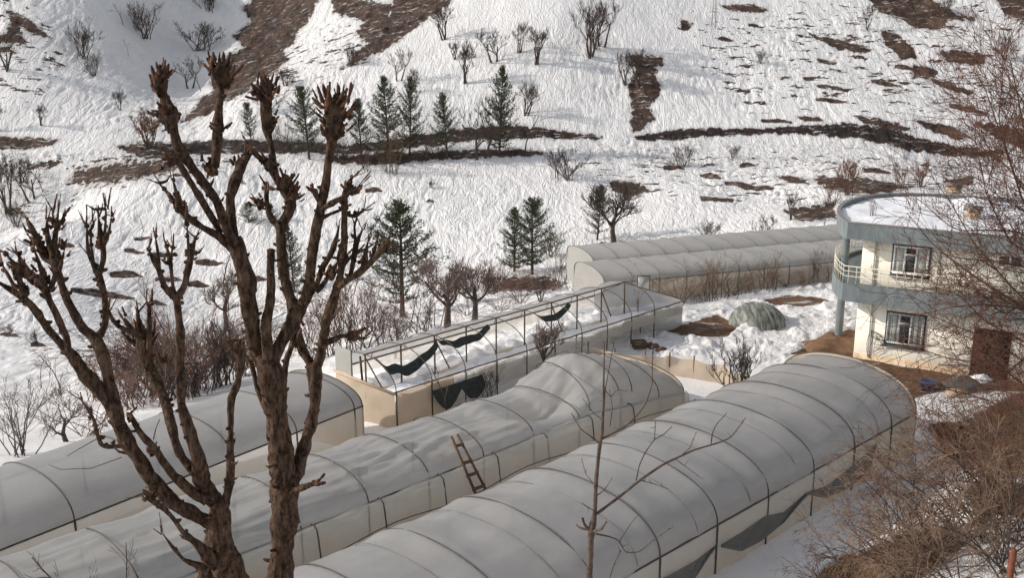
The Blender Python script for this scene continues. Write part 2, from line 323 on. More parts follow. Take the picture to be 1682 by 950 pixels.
for a in [(204, 408, 233, 414, 4), (242, 415, 290, 418, 4), (321, 426, 365, 432, 5), (180, 446, 230, 451, 6), (255, 456, 296, 459, 4), (308, 462, 340, 467, 5), (116, 472, 217, 489, 6), (244, 495, 269, 500, 4), (90, 400, 120, 402, 4), (0, 545, 30, 552, 4), (50, 562, 70, 566, 5), (220, 389, 245, 390, 3), (410, 455, 440, 458, 3), (600, 310, 625, 312, 4), (700, 328, 712, 330, 2), (635, 408, 655, 409, 2), (380, 285, 400, 300, 5), (430, 305, 450, 310, 4),
          (1250, 195, 1300, 200, 3), (1340, 160, 1390, 168, 3), (1430, 130, 1480, 142, 3), (1470, 105, 1500, 112, 3), (1560, 170, 1620, 185, 4), (1180, 60, 1200, 66, 3), (1230, 38, 1250, 42, 3), (1090, 272, 1120, 276, 4), (1150, 285, 1180, 290, 4), (1420, 275, 1460, 282, 4), (1215, 268, 1240, 272, 3)]:
    bare = np.maximum(bare, polymask(seg(a[0], a[1], a[2], a[3], a[4]+1.5), 4))
for p, so in [([(1100, 20), (1682, -20), (1700, 240), (1500, 215), (1400, 190), (1200, 180), (1150, 130)], 60), ([(1060, 240), (1600, 262), (1560, 330), (1300, 345), (1060, 320)], 25), ([(-30, -30), (90, 20), (120, 120), (60, 180), (-30, 200)], 40), ([(960, 260), (1120, 245), (1120, 320), (980, 310)], 25), ([(440, 60), (640, 0), (640, 90), (480, 160), (350, 190)], 30), ([(0, 250), (400, 240), (420, 285), (100, 330), (0, 370)], 25)]:
    spots = np.maximum(spots, polymask(p, so))
for p, so in [([(1000, 560), (1100, 520), (1250, 480), (1400, 455), (1420, 540), (1330, 590), (1250, 600), (1060, 590)], 20), ([(0, 252), (330, 248), (330, 300), (0, 345)], 20), ([(1490, 630), (1560, 640), (1560, 655), (1490, 655)], 10), ([(400, 600), (700, 520), (960, 455), (960, 520), (700, 600)], 40)]:
    lump = np.maximum(lump, polymask(p, so))
trod = polymask([(1020, 222), (1500, 238), (1650, 262), (1600, 285), (1040, 268), (700, 250), (300, 255), (0, 250), (0, 262), (300, 272), (700, 262)], 14)
pit = polymask(BP[36][0], 10)+polymask(BP[37][0], 8) if len(BP) > 37 else 0
lm = np.clip(fbm(XX/.75, YY/.75, 0, 3, 33), 0, 2)
Zg = Zg+lump*(1-np.clip(bare*1.3, 0, 1))*(lm*.22+.08*np.clip(fbm(XX/.28, YY/.28, 0, 2, 35), 0, 2)+.05)+trod*lm*.2*farw
# ripples pressed into the far snow (sun cups running down the slope)
wx = XX+1.6*vn(XX/5, YY/7, 0, 71)+.6*vn(XX/1.6, YY/2.2, 0, 72)
rp = -np.clip(1-3.2*np.abs(vn(wx/.95, YY/3.6, 0, 73)), 0, 1)*1.2-.7*np.clip(1-3*np.abs(vn(wx/.7+3, YY/2.2, 0, 75)), 0, 1)+.25*vn(wx/.5, YY/1.4, 0, 74)
amp = .14*np.clip((YY-62)/20, 0, 1)*np.clip(.75+.6*vn(XX/17, YY/17, 0, 77), .2, 1.2)
Zg = Zg+rp*amp*(1-bare)
Zg = Zg-bare*.12*farw+bare*farw*.28*fbm(XX/1.3, YY/2.6, 0, 3, 91)
def hz(x, y):
    t = x/max(y, .1); i = int(np.clip(np.searchsorted(tg, t)-1, 0, len(tg)-2)); j = int(np.clip(np.searchsorted(Dg, y)-1, 0, len(Dg)-2))
    a = float(np.clip((t-tg[i])/(tg[i+1]-tg[i]), 0, 1)); b = float(np.clip((y-Dg[j])/(Dg[j+1]-Dg[j]), 0, 1))
    return float((Zg[i, j]*(1-a)+Zg[i+1, j]*a)*(1-b)+(Zg[i, j+1]*(1-a)+Zg[i+1, j+1]*a)*b)
def ground(px, py, Dmin=20, Dmax=260):
    r = ray(px, py); prev = None
    for D in np.arange(Dmin, Dmax, .5):
        p = np.array([0, 0, H])+r*(D/r[1])
        if p[2] <= hz(p[0], p[1]):
            return np.array([p[0], p[1], hz(p[0], p[1])-.05])
    return np.array([p[0], p[1], hz(p[0], p[1])])
V = np.stack([XX, YY, Zg], -1)
nt_, nd_ = XX.shape
i = np.arange(nt_-1)[:, None]*nd_; j = np.arange(nd_-1)[None]
Qt = np.stack([i+j, i+nd_+j, i+nd_+j+1, i+j+1], -1).reshape(-1, 4)
tm = mesh_np('snowy_hillside', V, Qt)
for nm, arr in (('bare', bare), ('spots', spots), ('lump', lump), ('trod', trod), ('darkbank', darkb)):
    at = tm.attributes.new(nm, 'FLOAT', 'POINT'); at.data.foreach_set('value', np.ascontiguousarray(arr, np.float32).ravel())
def terrain_mat():
    m = bpy.data.materials.new('snow_and_soil'); m.use_nodes = True; nt = m.node_tree; N = nt.nodes; L = nt.links; b = N['Principled BSDF']
    g = N.new('ShaderNodeNewGeometry')
    def noise(scale, det=4, st=None, rot=0, rough=.6, dist=0):
        n = N.new('ShaderNodeTexNoise'); n.inputs['Scale'].default_value = scale; n.inputs['Detail'].default_value = det; n.inputs['Roughness'].default_value = rough; n.inputs['Distortion'].default_value = dist
        mp = N.new('ShaderNodeMapping'); mp.inputs['Scale'].default_value = st or (1, 1, 1); mp.inputs['Rotation'].default_value = (0, 0, rot)
        mp.vector_type = 'TEXTURE' if False else 'POINT'
        L.new(g.outputs['Position'], mp.inputs[0]); L.new(mp.outputs[0], n.inputs['Vector']); return n.outputs['Fac']
    def math_(op, a, b_=None, c=None, clamp=False):
        n = N.new('ShaderNodeMath'); n.operation = op; n.use_clamp = clamp
        for k, v in enumerate((a, b_, c)):
            if v is None: continue
            if isinstance(v, (int, float)): n.inputs[k].default_value = v
            else: L.new(v, n.inputs[k])
        return n.outputs[0]
    def attr(nm):
        a = N.new('ShaderNodeAttribute'); a.attribute_name = nm; return a.outputs['Fac']
    def ss(v, lo, hi):
        n = N.new('ShaderNodeMapRange'); n.interpolation_type = 'SMOOTHSTEP'; n.inputs['From Min'].default_value = lo; n.inputs['From Max'].default_value = hi; L.new(v, n.inputs['Value']); return n.outputs[0]
    # bare patches: noisy edge
    e = math_('MULTIPLY_ADD', noise(.9, 6, (1, .45, 1), 0, .7), 1.5, -.75)
    bm = ss(math_('ADD', attr('bare'), math_('MULTIPLY', e, .9)), .42, .52)
    # snow streaks left lying inside the bare patches
    st = ss(noise(.8, 7, (.4, 1.5, 1), -.25, .8), .56, .64)
    bm = math_('MULTIPLY', bm, math_('SUBTRACT', 1.0, math_('MULTIPLY', st, .85)))
    # small wind-bared slits in the spotty zones
    sn = noise(.55, 6, (.42, 1.25, .6), .28, .66)
    sp = ss(math_('ADD', sn, math_('MULTIPLY', attr('spots'), .125)), .70, .72)
    sp = math_('MULTIPLY', sp, ss(attr('spots'), .05, .5))
    sn2 = noise(1.1, 4, (.6, 1.2, .6), .2, .6)
    sp2 = math_('MULTIPLY', ss(math_('ADD', sn2, math_('MULTIPLY', attr('spots'), .11)), .735, .755), ss(attr('spots'), .05, .5))
    mask = math_('MAXIMUM', math_('MAXIMUM', bm, sp), sp2)
    tr = math_('MULTIPLY', attr('trod'), ss(noise(2.2, 4, (1, 1, 1), 0, .7), .56, .66))
    mask = math_('MAXIMUM', mask, math_('MULTIPLY', tr, .7))
    soil = N.new('ShaderNodeValToRGB'); soil.color_ramp.elements[0].color = (.02, .014, .012, 1); soil.color_ramp.elements[1].color = (.115, .068, .047, 1)
    soil.color_ramp.elements[0].position = .36; soil.color_ramp.elements[1].position = .66
    L.new(noise(.35, 8, None, 0, .75), soil.inputs[0])
    # near the farmyard the wet earth is redder
    spx = N.new('ShaderNodeSeparateXYZ'); L.new(g.outputs['Position'], spx.inputs[0])
    nearm = ss(spx.outputs['Y'], 90, 62)
    red = N.new('ShaderNodeMix'); red.data_type = 'RGBA'; L.new(nearm, red.inputs['Factor'])
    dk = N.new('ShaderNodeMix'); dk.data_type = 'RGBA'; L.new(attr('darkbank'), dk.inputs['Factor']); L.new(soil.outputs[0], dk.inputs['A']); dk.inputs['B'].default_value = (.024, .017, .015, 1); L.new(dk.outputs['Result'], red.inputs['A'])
    s2 = N.new('ShaderNodeValToRGB'); s2.color_ramp.elements[0].color = (.05, .027, .016, 1); s2.color_ramp.elements[1].color = (.2, .11, .06, 1); s2.color_ramp.elements[0].position = .3; s2.color_ramp.elements[1].position = .7
    L.new(noise(1.4, 7, None, 0, .75), s2.inputs[0]); L.new(s2.outputs[0], red.inputs['B'])
    sc = N.new('ShaderNodeValToRGB'); sc.color_ramp.elements[0].color = (.62, .605, .60, 1); sc.color_ramp.elements[1].color = (.79, .78, .765, 1); L.new(noise(.25, 6), sc.inputs[0])
    mx = N.new('ShaderNodeMix'); mx.data_type = 'RGBA'; dirt = math_('MULTIPLY', ss(math_('ADD', attr('bare'), math_('MULTIPLY', e, .8)), .1, .5), .3); dirt = math_('MAXIMUM', dirt, math_('MULTIPLY', math_('MULTIPLY', attr('lump'), ss(noise(1.1, 6, None, 0, .75), .5, .72)), .3)); L.new(math_('MAXIMUM', mask, dirt), mx.inputs['Factor']); L.new(sc.outputs[0], mx.inputs['A']); L.new(red.outputs['Result'], mx.inputs['B'])
    L.new(mx.outputs['Result'], b.inputs['Base Color'])
    b.inputs['Roughness'].default_value = .8; b.inputs['Specular IOR Level'].default_value = .2
    # relief: rippled melt pattern, finer grain, lumps of thrown snow
    rip = noise(1.0, 4, (1.25, .34, .3), 0, .55, .9)
    ridge = math_('ABSOLUTE', math_('SUBTRACT', rip, .5))
    ridge = math_('MINIMUM', ridge, .14); h = math_('MULTIPLY', math_('MULTIPLY', ridge, 2.5), ss(spx.outputs['Y'], 70, 110))
    h = math_('ADD', h, math_('MULTIPLY', noise(5, 5), .12))
    h = math_('ADD', h, math_('MULTIPLY', math_('MULTIPLY', noise(3.2, 5, None, 0, .65), .7), math_('MAXIMUM', attr('lump'), attr('trod'))))
    h = math_('SUBTRACT', h, math_('MULTIPLY', mask, .25)); h = math_('ADD', h, math_('MULTIPLY', math_('MULTIPLY', mask, noise(1.7, 7, None, 0, .75)), 1.1))
    bp = N.new('ShaderNodeBump'); bp.inputs['Strength'].default_value = .55; bp.inputs['Distance'].default_value = .55; L.new(h, bp.inputs['Height']); L.new(bp.outputs[0], b.inputs['Normal'])
    return m
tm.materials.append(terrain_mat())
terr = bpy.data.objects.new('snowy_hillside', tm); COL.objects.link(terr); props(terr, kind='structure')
# ------------------------------------------------------------ greenhouses
def unit(v): v = np.array(v, float); return v/np.linalg.norm(v)
def tunnel(name, label, p0, p1, W, z0, wall, h, mats, spacing=1.5, sag=None, group=None, left=True, sides=True, ends=(True, True), wrinkle=.03, hoop_r=.022, hoopmat='pipe', curtain=None, scal=.05, offs=0.0, pw=.85, hf=None, Wf=None, drop=None):
    p0 = np.array(p0[:2], float); p1 = np.array(p1[:2], float); Lg = np.linalg.norm(p1-p0); d = (p1-p0)/Lg; n = np.array([-d[1], d[0]])
    root = thing(name, (*p0, z0), label, 'greenhouse', group)
    base = np.array([*p0, z0]); WF = Wf or (lambda u: W+0*u); DR = drop or (lambda u: 0*u)
    def pt(u, a, out=0.0, dz=0.0):       # u along, a = 0..1 over the arc from the right gutter
        u = np.asarray(u, float); th = np.pi*np.asarray(a, float); x = WF(u)/2*(1-np.cos(th)); zt = wall-DR(u)+h*(1 if hf is None else hf(u))*np.sin(th)**pw
        nx = -np.cos(th)*out; nz = np.sin(th)*out
        return np.stack(np.broadcast_arrays(p0[0]+d[0]*u+n[0]*(x+nx), p0[1]+d[1]*u+n[1]*(x+nx), z0+zt+nz+dz), -1)
    nu = int(Lg/.16)+1; na = 46
    U, A = np.meshgrid(np.linspace(0, Lg, nu), np.linspace(0, 1, na), indexing='ij')
    ph = ((U-offs) % spacing)/spacing; out = -scal*np.sin(np.pi*ph)*np.sin(np.pi*A)**.5
    # pulled wrinkles near the hoops, running across the film
    out = out+wrinkle*vn(U*2.2, A*3+U*.4, 0, 3)*np.exp(-np.minimum(ph, 1-ph)*4)*np.sin(np.pi*ph)*1.6+wrinkle*.5*vn(U*.8, A*9, 0, 4)
    if sag is not None: out = out+sag(U, A, Lg, ph)
    roof = MB().grid(pt(U, A, out)); roof.build('roof_film', mats[0], root, loc=base)
    hoops = np.arange(offs, Lg+.01, spacing)
    if Lg-hoops[-1] > .4: hoops = np.append(hoops, Lg)
    if hoops[0] > .4: hoops = np.insert(hoops, 0, 0)
    aa = np.linspace(0, 1, 30)
    for u in hoops:
        MB().tubes(pt(np.full(30, u), aa, .012), np.full(30, hoop_r), 6).build('hoop', M[hoopmat], root, loc=base)
    def q(u, x, z): return np.array([p0[0]+d[0]*u+n[0]*x, p0[1]+d[1]*u+n[1]*x, z])
    for e_ in ((0, 1) if left else (0,)):
        uu = np.linspace(-.05, Lg+.05, 24); MB().tubes(np.array([q(u, e_*float(WF(u)), z0+wall-float(DR(u))) for u in uu]), np.full(24, .034), 5).build('gutter_rail', M[hoopmat], root, loc=base)
        if sides:
            for u in hoops:
                x = e_*float(WF(u)); MB().bar(q(u, x+(-.02 if e_ == 0 else .02), z0-.6), q(u, x+(-.02 if e_ == 0 else .02), z0+wall-float(DR(u))), .055).build('post', M[hoopmat], root, loc=base)
            us, zs = np.meshgrid(np.linspace(0, Lg, nu), np.linspace(0, 1, 14), indexing='ij')
            sgn = 1 if e_ == 0 else -1; x = e_*WF(us)
            o = .04*vn(us*1.7, zs*2, 0, 8)+.03*vn(us*5, zs*1.2, 0, 9)-.05*np.sin(np.pi*zs)*np.abs(np.sin(np.pi*us/spacing))
            zb = z0-.5
            G = np.stack([p0[0]+d[0]*us+n[0]*(x+o*sgn), p0[1]+d[1]*us+n[1]*(x+o*sgn), zb+(z0+wall-DR(us)-zb)*zs], -1)
            MB().grid(G).build('side_film', mats[1], root, loc=base)
    for k, u in enumerate((0, Lg)):
        if not ends[k]: continue
        aa2, rr = np.meshgrid(np.linspace(0, 1, 30), np.linspace(0, 1, 12), indexing='ij')
        top = pt(u, aa2, -.01); xb = float(WF(u))*aa2
        bot = np.stack([p0[0]+d[0]*u+n[0]*xb, p0[1]+d[1]*u+n[1]*xb, np.full_like(xb, z0-.5)], -1)
        rr3 = rr[..., None]; G = top*(1-rr3)+bot*rr3
        bl = .05*vn(aa2*8, rr*2, 0, 6); G[..., 0] += d[0]*bl; G[..., 1] += d[1]*bl
        MB().grid(G).build('end_film', mats[2], root, loc=base)
    root['_'] = 0; del root['_']
    return root, pt, q, d, n, Lg
# A: nearest, intact
A0 = np.array([6.44, 29.08])-unit((12.19, 11.6))*16.9; A1 = np.array([16.04, 38.49])
LA0 = float(np.linalg.norm(A1-A0))
def sagA(U, A, L, ph):
    return .05*vn(U*.9, A*5, 0, 31)*np.sin(np.pi*A)*np.sin(np.pi*ph)+np.sin(np.pi*ph)*(.022*vn(U*.6+A*2, A*26, 0, 34)+.012*vn(U*1.5, A*60, 0, 35))-.07*np.exp(-((A-.76)/.05)**2)*np.sin(np.pi*ph)
rA, ptA, qA, dA, nA, LA = tunnel('tunnel_greenhouse', 'largest grey plastic tunnel, nearest the camera, running toward the house', A0, A1, 6.15, 0, 1.7, 1.62,
    (M['film'], M['film_side'], M['film_peach']), spacing=2.85, sag=sagA, offs=16.9 % 2.85, wrinkle=.09, scal=.13, hf=lambda u: np.interp(u, [0, 8, 14, 24, LA0], [.84, .84, .9, .95, 1.02]))
# straps: thin paler bands pressed over the film halfway between hoops
baseA = np.array([*A0, 0])
for k in range(11):
    u = 16.9 % 2.85-1.0+2.85*k
    if 0 < u < LA: aa = np.linspace(.02, .98, 40); ph_ = ((u-16.9 % 2.85) % 2.85)/2.85; MB().tubes(ptA(np.full(40, u), aa, -.13*math.sin(math.pi*ph_)*np.sin(np.pi*aa)**.5+.02+.05*vn(u*.9, aa*5, 0, 31)*np.sin(np.pi*aa)), np.full(40, .016), 5).build('inner_hoop', M['strap'], rA, loc=baseA)
# sagging grey curtain on its right wall
def onplane(px, py, p0, d, off=0.0):
    n = np.array([-d[1], d[0]]); r = ray(px, py); o = np.array([0, 0, H]); q0 = np.array(p0[:2])+n*off
    t = ((q0[0]-o[0])*n[0]+(q0[1]-o[1])*n[1])/(r[0]*n[0]+r[1]*n[1]); return o+r*t
def z3(x, y): return (x/2.968+1120, y/2.968+630)
sw = [([(-170, 985), (-60, 935), (60, 870), (165, 790)], [(-170, 1090), (-60, 1060), (60, 960), (168, 800)]),
      ([(190, 788), (300, 722), (400, 650), (500, 628), (610, 530)], [(190, 802), (290, 822), (390, 770), (500, 680), (614, 545)]),
      ([(614, 530), (700, 505), (800, 430), (880, 360), (955, 285)], [(614, 545), (700, 562), (800, 520), (880, 460), (925, 400)])]
for a, b in sw:
    a = np.array(a, float); b = np.array(b, float); n_ = 24; u = np.linspace(0, len(a)-1, n_); k = np.arange(len(a))
    ta = np.stack([np.interp(u, k, a[:, 0]), np.interp(u, k, a[:, 1])], -1); tb = np.stack([np.interp(u, k, b[:, 0]), np.interp(u, k, b[:, 1])], -1)
    G = np.array([[onplane(*z3(*(ta[m]*(1-s)+tb[m]*s)), A0, dA, -.10-.05*math.sin(s*9+m)) for s in np.linspace(0, 1, 7)] for m in range(n_)])
    MB().grid(G).build('rolled_curtain', M['film_gray'], rA, loc=baseA)
# B: middle, slack film dragged into folds
b0_, b1_ = P(394, 912, 1.8)[:2], P(957, 687, 1.8)[:2]; dB = unit(b1_-b0_); B0 = b0_-dB*9; LBt = 30.73; B1 = B0+dB*LBt
dropB = lambda u: .75*np.clip((u-(LBt-6))/6, 0, 1); WB = lambda u: np.interp(u, [0, LBt-6.5, LBt-3, LBt], [3.95, 3.95, 4.8, 5.4])
def sagB(U, A, L, ph):
    s = -.10*np.sin(np.pi*A)
    f = np.zeros_like(U)
    for (u0, a0, u1, a1, w_, am) in ((3, .85, 21, .25, .02, .07), (4, .7, 19, .18, .02, .06), (6, .62, 20, .35, .018, .06), (9, .5, 23, .75, .02, .08), (2, .45, 15, .2, .02, .06), (12, .28, 22, .6, .02, .09), (14, .2, 21, .5, .025, .08), (1, .9, 14, .55, .02, .05)):
        tt = np.clip((U-u0)/(u1-u0), 0, 1); ac = a0+(a1-a0)*tt; m_ = (U > u0) & (U < u1)
        f = f+am*np.exp(-((A-ac)/w_)**2)*np.sin(np.pi*tt)*m_
    cr = lambda k1, k2, k3, sd, w_: np.clip(1-w_*np.abs(vn(U*k1+A*1.2, A*k2+U*k3, 0, sd)), 0, 1)
    f = f*1.1+.05*vn(U*.10, A*12+U*.3, 0, 21)+.10*cr(.06, 9, .28, 24, 5)*(.5+.5*vn(U*.4, A*3, 0, 27))+.085*cr(.07, 15, -.22, 25, 5)*(.5+.5*vn(U*.4, A*3, 0, 28))+.06*cr(.1, 24, .35, 26, 5)
    hole = -.8*np.exp(-((U-(L-7.4))/1.7)**2)*np.exp(-((A-.34)/.2)**2)-.3*np.exp(-((U-(L-10))/2.2)**2)*np.exp(-((A-.6)/.25)**2)
    tu = (U-(L-4.1))/2.6; rad = np.clip(1-np.abs(tu), 0, 1)      # creases that fan out from the tent-like peak
    fan = .07*np.sin(np.arctan2(A-.62, (U-(L-4.1))*.14)*11)*np.clip(np.hypot((A-.62)*5, U-(L-4.1))/2.2, 0, 1)*np.exp(-((U-(L-5))/3.2)**2)
    return s+f+hole+fan
rB, ptB, qB, dB, nB, LB = tunnel('tunnel_greenhouse', 'middle plastic tunnel with slack, wrinkled film and a wooden ladder leaning on it', B0, B1, 3.95, 0, 1.8, 1.0,
    (M['film_old'], M['film_side'], M['film_peach']), spacing=2.55, sag=sagB, wrinkle=.08, scal=.10, offs=.9, pw=.8, Wf=WB, drop=dropB, hf=lambda u: np.interp(u, [0, 13, LBt-9.5, LBt-7.2, LBt-4.4, LBt-3.8, LBt], [.95, .85, .8, .5, 1.75, 1.75, .95]))
baseB = np.array([*B0, 0])
# bulging skirt along its right side
us = np.linspace(0, LB-.15, 240); prof = [(.03, 1.70), (-.1, 1.78), (-.24, 1.8), (-.38, 1.7), (-.44, 1.4), (-.50, .9), (-.56, .4), (-.6, -.1)]
G = []
for u in us:
    w_ = 1+.10*vn(u*.7, 0, 0, 41); dz_ = float(dropB(u))*.9; G.append([qB(u, x*w_+.05*vn(u*2.5, k*.7, 0, 42)+.03*vn(u*6, k*.5, 0, 44), (z+.1+.05*vn(u*1.3, k*.5, 0, 43)-dz_)*(1 if k < 6 else .5)) for k, (x, z) in enumerate(prof)])
G = np.array([[np.asarray(p).reshape(3) for p in r] for r in G], float)
MB().grid(G).build('side_skirt', M['film_side'], rB, loc=baseB)
for u in np.arange(.9, LB-3, 2.55):
    c = np.array([qB(u+.3, x*1.08, z+.14-float(dropB(u))) for x, z in prof[1:7]], float); MB().tubes(c, np.full(len(c), .026), 5).build('skirt_hoop', M['pipe'], rB, loc=baseB)
MB().tubes(np.array([qB(u, -.66, 1.05+.12*math.sin(u)) for u in np.linspace(0, LB, 40)], float), np.full(40, .02), 4).build('tie_rope', M['pipe'], rB, loc=baseB)
# two long diagonal pipes over the pulled-in end of B
for (u0, a0, u1, a1) in ((LB-6.3, .05, LB-4.8, .95), (LB-3.6, .08, LB-2.2, .92)):
    tt = np.linspace(0, 1, 30); MB().tubes(ptB(u0+(u1-u0)*tt, a0+(a1-a0)*tt, .06), np.full(30, .024), 5).build('bent_pipe', M['pipe'], rB, loc=baseB)
# C: left
C1 = P(595, 668, 1.7)[:2]; C0 = P(0, 905, 1.7)[:2]; dC = unit(C1-C0); C0 = C0-dC*5
rC, ptC, qC, dC, nC, LC = tunnel('tunnel_greenhouse', 'left plastic tunnel behind the pollarded trees, smooth film with a beige end wall', C0, C1, 4.7, 0, 1.7, 1.2,
    (M['film'], M['film_side'], M['film_peach']), spacing=3.0, offs=1.35, hf=lambda u: np.interp(u, [0, 12, 20], [1, .9, .74]), wrinkle=.03, scal=.07)
# E: two far tunnels
def far_tunnel(px0, py0, px1, py1, zz_, back, label, h, spacing, W, fwd=0):
    p0 = P(px0, py0, zz_+1.6)[:2]; p1 = P(px1, py1, zz_+1.6)[:2]; d = unit(p1-p0); n = np.array([-d[1], d[0]])
    return tunnel('tunnel_greenhouse', label, p0+n*back+d*fwd, p0+n*back+d*(np.linalg.norm(p1-p0)+6), W, zz_, 1.6, h, (M['film_far'], M['film_side'], M['film_far']), spacing=spacing, wrinkle=.03, scal=.04, hoop_r=.028, hoopmat='strap', pw=.7)
far_tunnel(992, 467, 1400, 428, -1.2, 0, 'far tunnel greenhouse beyond the snowy yard, front one of the pair', .72, 2.0, 4.7)
far_tunnel(992, 467, 1400, 428, -1.5, 5.1, 'far tunnel greenhouse partly hidden behind its twin, below the bright snow bank', .72, 1.9, 4.7, 1.6)
# D: bare-framed greenhouse with torn film
D0 = P(651, 645, 1.55)[:2]; D1 = P(1122, 495, 1.55)[:2]; dD = unit(D1-D0); nD = np.array([-dD[1], dD[0]]); LD = np.linalg.norm(D1-D0)
rD = thing('framed_greenhouse', (*D0, 0), 'ruined greenhouse of bare rusty frames with torn dark film and snow fallen inside', 'greenhouse')
bD = np.array([*D0, 0.])
def qD(u, x, z): return np.array([D0[0]+dD[0]*u+nD[0]*x, D0[1]+dD[1]*u+nD[1]*x, z])
# ridge height found so the ridge line projects where the photo shows it
RX, RZ, LXw = 2.1, 2.75, 4.3
def barD(a, b, w=.07, nm='frame_bar', m='pipe_rust'): MB().bar(a, b, w).build(nm, M[m], rD, loc=bD)
LR = LD-2.6
barD(qD(-.1, 0, 1.55), qD(LD+.1, 0, 1.55), .055, 'right_rail'); barD(qD(-.1, RX, RZ), qD(LR, RX, RZ), .06, 'ridge_rail'); barD(qD(0, LXw, 1.55), qD(LR, LXw, 1.55), .07, 'left_rail')
nb = 9
for k in range(nb+1):
    u = LR*k/nb
    for x0, x1 in ((0, RX), (LXw, RX)):
        t = np.linspace(0, 1, 12); xs = x0+(x1-x0)*(1-np.cos(t*np.pi/2)); zs = 1.55+(RZ-1.55)*np.sin(t*np.pi/2)
        MB().tubes(np.array([qD(u, a, b) for a, b in zip(xs, zs)], float), np.full(12, .022), 5).build('arch_pipe', M['pipe'], rD, loc=bD)
    barD(qD(u, RX, -.2), qD(u, RX, RZ), .075, 'ridge_post')
    barD(qD(u, 0, -.4), qD(u, 0, 1.55), .06, 'side_post', 'pipe')
    if k in (0, 2, 6, 8): barD(qD(u, RX, 2.6), qD(u+.9, RX, .9), .05, 'brace')
def wallD(u0, u1, x, za, zb, nm, m, seed, wob=.05, topcut=None):
    U, Z = np.meshgrid(np.linspace(u0, u1, int((u1-u0)/.18)+2), np.linspace(0, 1, 9), indexing='ij')
    o = wob*vn(U*1.3, Z*2, 0, seed)+wob*.6*vn(U*4, Z*1.5, 0, seed+1)
    zt = zb+(0 if topcut is None else topcut(U))
    G = np.stack([D0[0]+dD[0]*U+nD[0]*(x+o), D0[1]+dD[1]*U+nD[1]*(x+o), za+(zt-za)*Z], -1); MB().grid(G).build(nm, m, rD, loc=bD)
wallD(0, LD*.16, 0, -.3, 1.5, 'side_film', M['film_peach'], 51); wallD(LD*.16, LD, 0, .85, 1.5, 'side_film', M['film_side'], 52, topcut=lambda U: -.06*np.abs(np.sin(U*1.2)))
wallD(0, LR, LXw, 1.0, 1.55, 'back_film', M['film_side'], 53); wallD(.5, LR, RX+.02, .5, 1.0, 'inner_film', M['film_peach'], 54, topcut=lambda U: -.12*np.abs(vn(U*.7, 0, 0, 3)))
# left half of roof film still in place, its torn lower hem hanging dark
U, T = np.meshgrid(np.linspace(0, LR, 120), np.linspace(0, 1, 10), indexing='ij')
xs = RX+(LXw-RX)*np.sin(T*np.pi/2); zs = 1.55+(RZ-1.55)*np.cos(T*np.pi/2)-.12*np.sin(np.pi*T)*np.abs(np.sin(U*1.4))
MB().grid(np.stack([D0[0]+dD[0]*U+nD[0]*xs, D0[1]+dD[1]*U+nD[1]*xs, zs], -1)).build('roof_film', M['film_old'], rD, loc=bD)
for (ua, ub, dz, wd) in ((.3, 3.9, .75, .34), (4.0, 7.2, .35, .26), (10.3, 13.0, .5, .22)):
    U, T = np.meshgrid(np.linspace(ua, ub, 30), np.linspace(0, 1, 6), indexing='ij'); s = (U-ua)/(ub-ua)
    zc = RZ-.15-dz*np.sin(np.pi*s)**.7-.1*vn(U*2, 0, 0, 5); G = np.stack([D0[0]+dD[0]*U+nD[0]*(RX-.15-.25*T), D0[1]+dD[1]*U+nD[1]*(RX-.15-.25*T), zc-wd*T*(.5+.8*np.sin(np.pi*s))], -1)
    MB().grid(G).build('torn_net', M['net'], rD, loc=bD)
U, T = np.meshgrid(np.linspace(LD*.09, LD*.24, 26), np.linspace(0, 1, 6), indexing='ij'); s = (U-LD*.09)/(LD*.15)
MB().grid(np.stack([D0[0]+dD[0]*U+nD[0]*(-.12-.2*T), D0[1]+dD[1]*U+nD[1]*(-.12-.2*T), 1.15-T*(.25+.75*np.abs(np.sin(s*6)))], -1)).build('torn_net', M['net'], rD, loc=bD)
# snow that has come through the roof
U, T = np.meshgrid(np.linspace(.1, LD-.1, 130), np.linspace(0, 1, 14), indexing='ij')
zsn = .95+.10*fbm(U*1.2, T*3, 0, 2, 6)+.12*(1-T)
MB().grid(np.stack([D0[0]+dD[0]*U+nD[0]*(.1+(RX-.2)*T), D0[1]+dD[1]*U+nD[1]*(.1+(RX-.2)*T), zsn+.35*(1-T)], -1)).build('fallen_snow', M['snow'], rD, loc=bD)
zsn = .55+.2*fbm(U*1.5, T*3, 0, 3, 7)
MB().grid(np.stack([D0[0]+dD[0]*U+nD[0]*(RX+.1+(LXw-RX-.2)*T), D0[1]+dD[1]*U+nD[1]*(RX+.1+(LXw-RX-.2)*T), zsn], -1)).build('fallen_snow', M['snow'], rD, loc=bD)
# near gable: stained sheet and pale square panel; far gable film
X, Z = np.meshgrid(np.linspace(0, LXw, 24), np.linspace(0, 1, 12), indexing='ij'); o = .05*vn(X*2, Z*3, 0, 61)
MB().grid(np.stack([D0[0]+nD[0]*X-dD[0]*(.06+o), D0[1]+nD[1]*X-dD[1]*(.06+o), -.4+1.85*Z], -1)).build('gable_film', M['film_peach'], rD, loc=bD)
barD(qD(-.12, -.05, 1.5), qD(-.12, LXw+.05, 1.5), .09, 'gable_beam', 'blockm')
X, Z = np.meshgrid(np.linspace(LXw-1.25, LXw, 8), np.linspace(0, 1, 8), indexing='ij')
MB().grid(np.stack([D0[0]+nD[0]*X-dD[0]*.03, D0[1]+nD[1]*X-dD[1]*.03, 1.55+1.15*Z], -1)).build('gable_panel', M['film_far'], rD, loc=bD)
barD(qD(-.05, LXw-1.25, 1.5), qD(-.05, LXw-1.25, 2.75), .06, 'gable_stud', 'strap'); barD(qD(-.05, LXw-2.0, 1.5), qD(-.05, LXw-1.9, 2.6), .09, 'gable_stud', 'pipe')
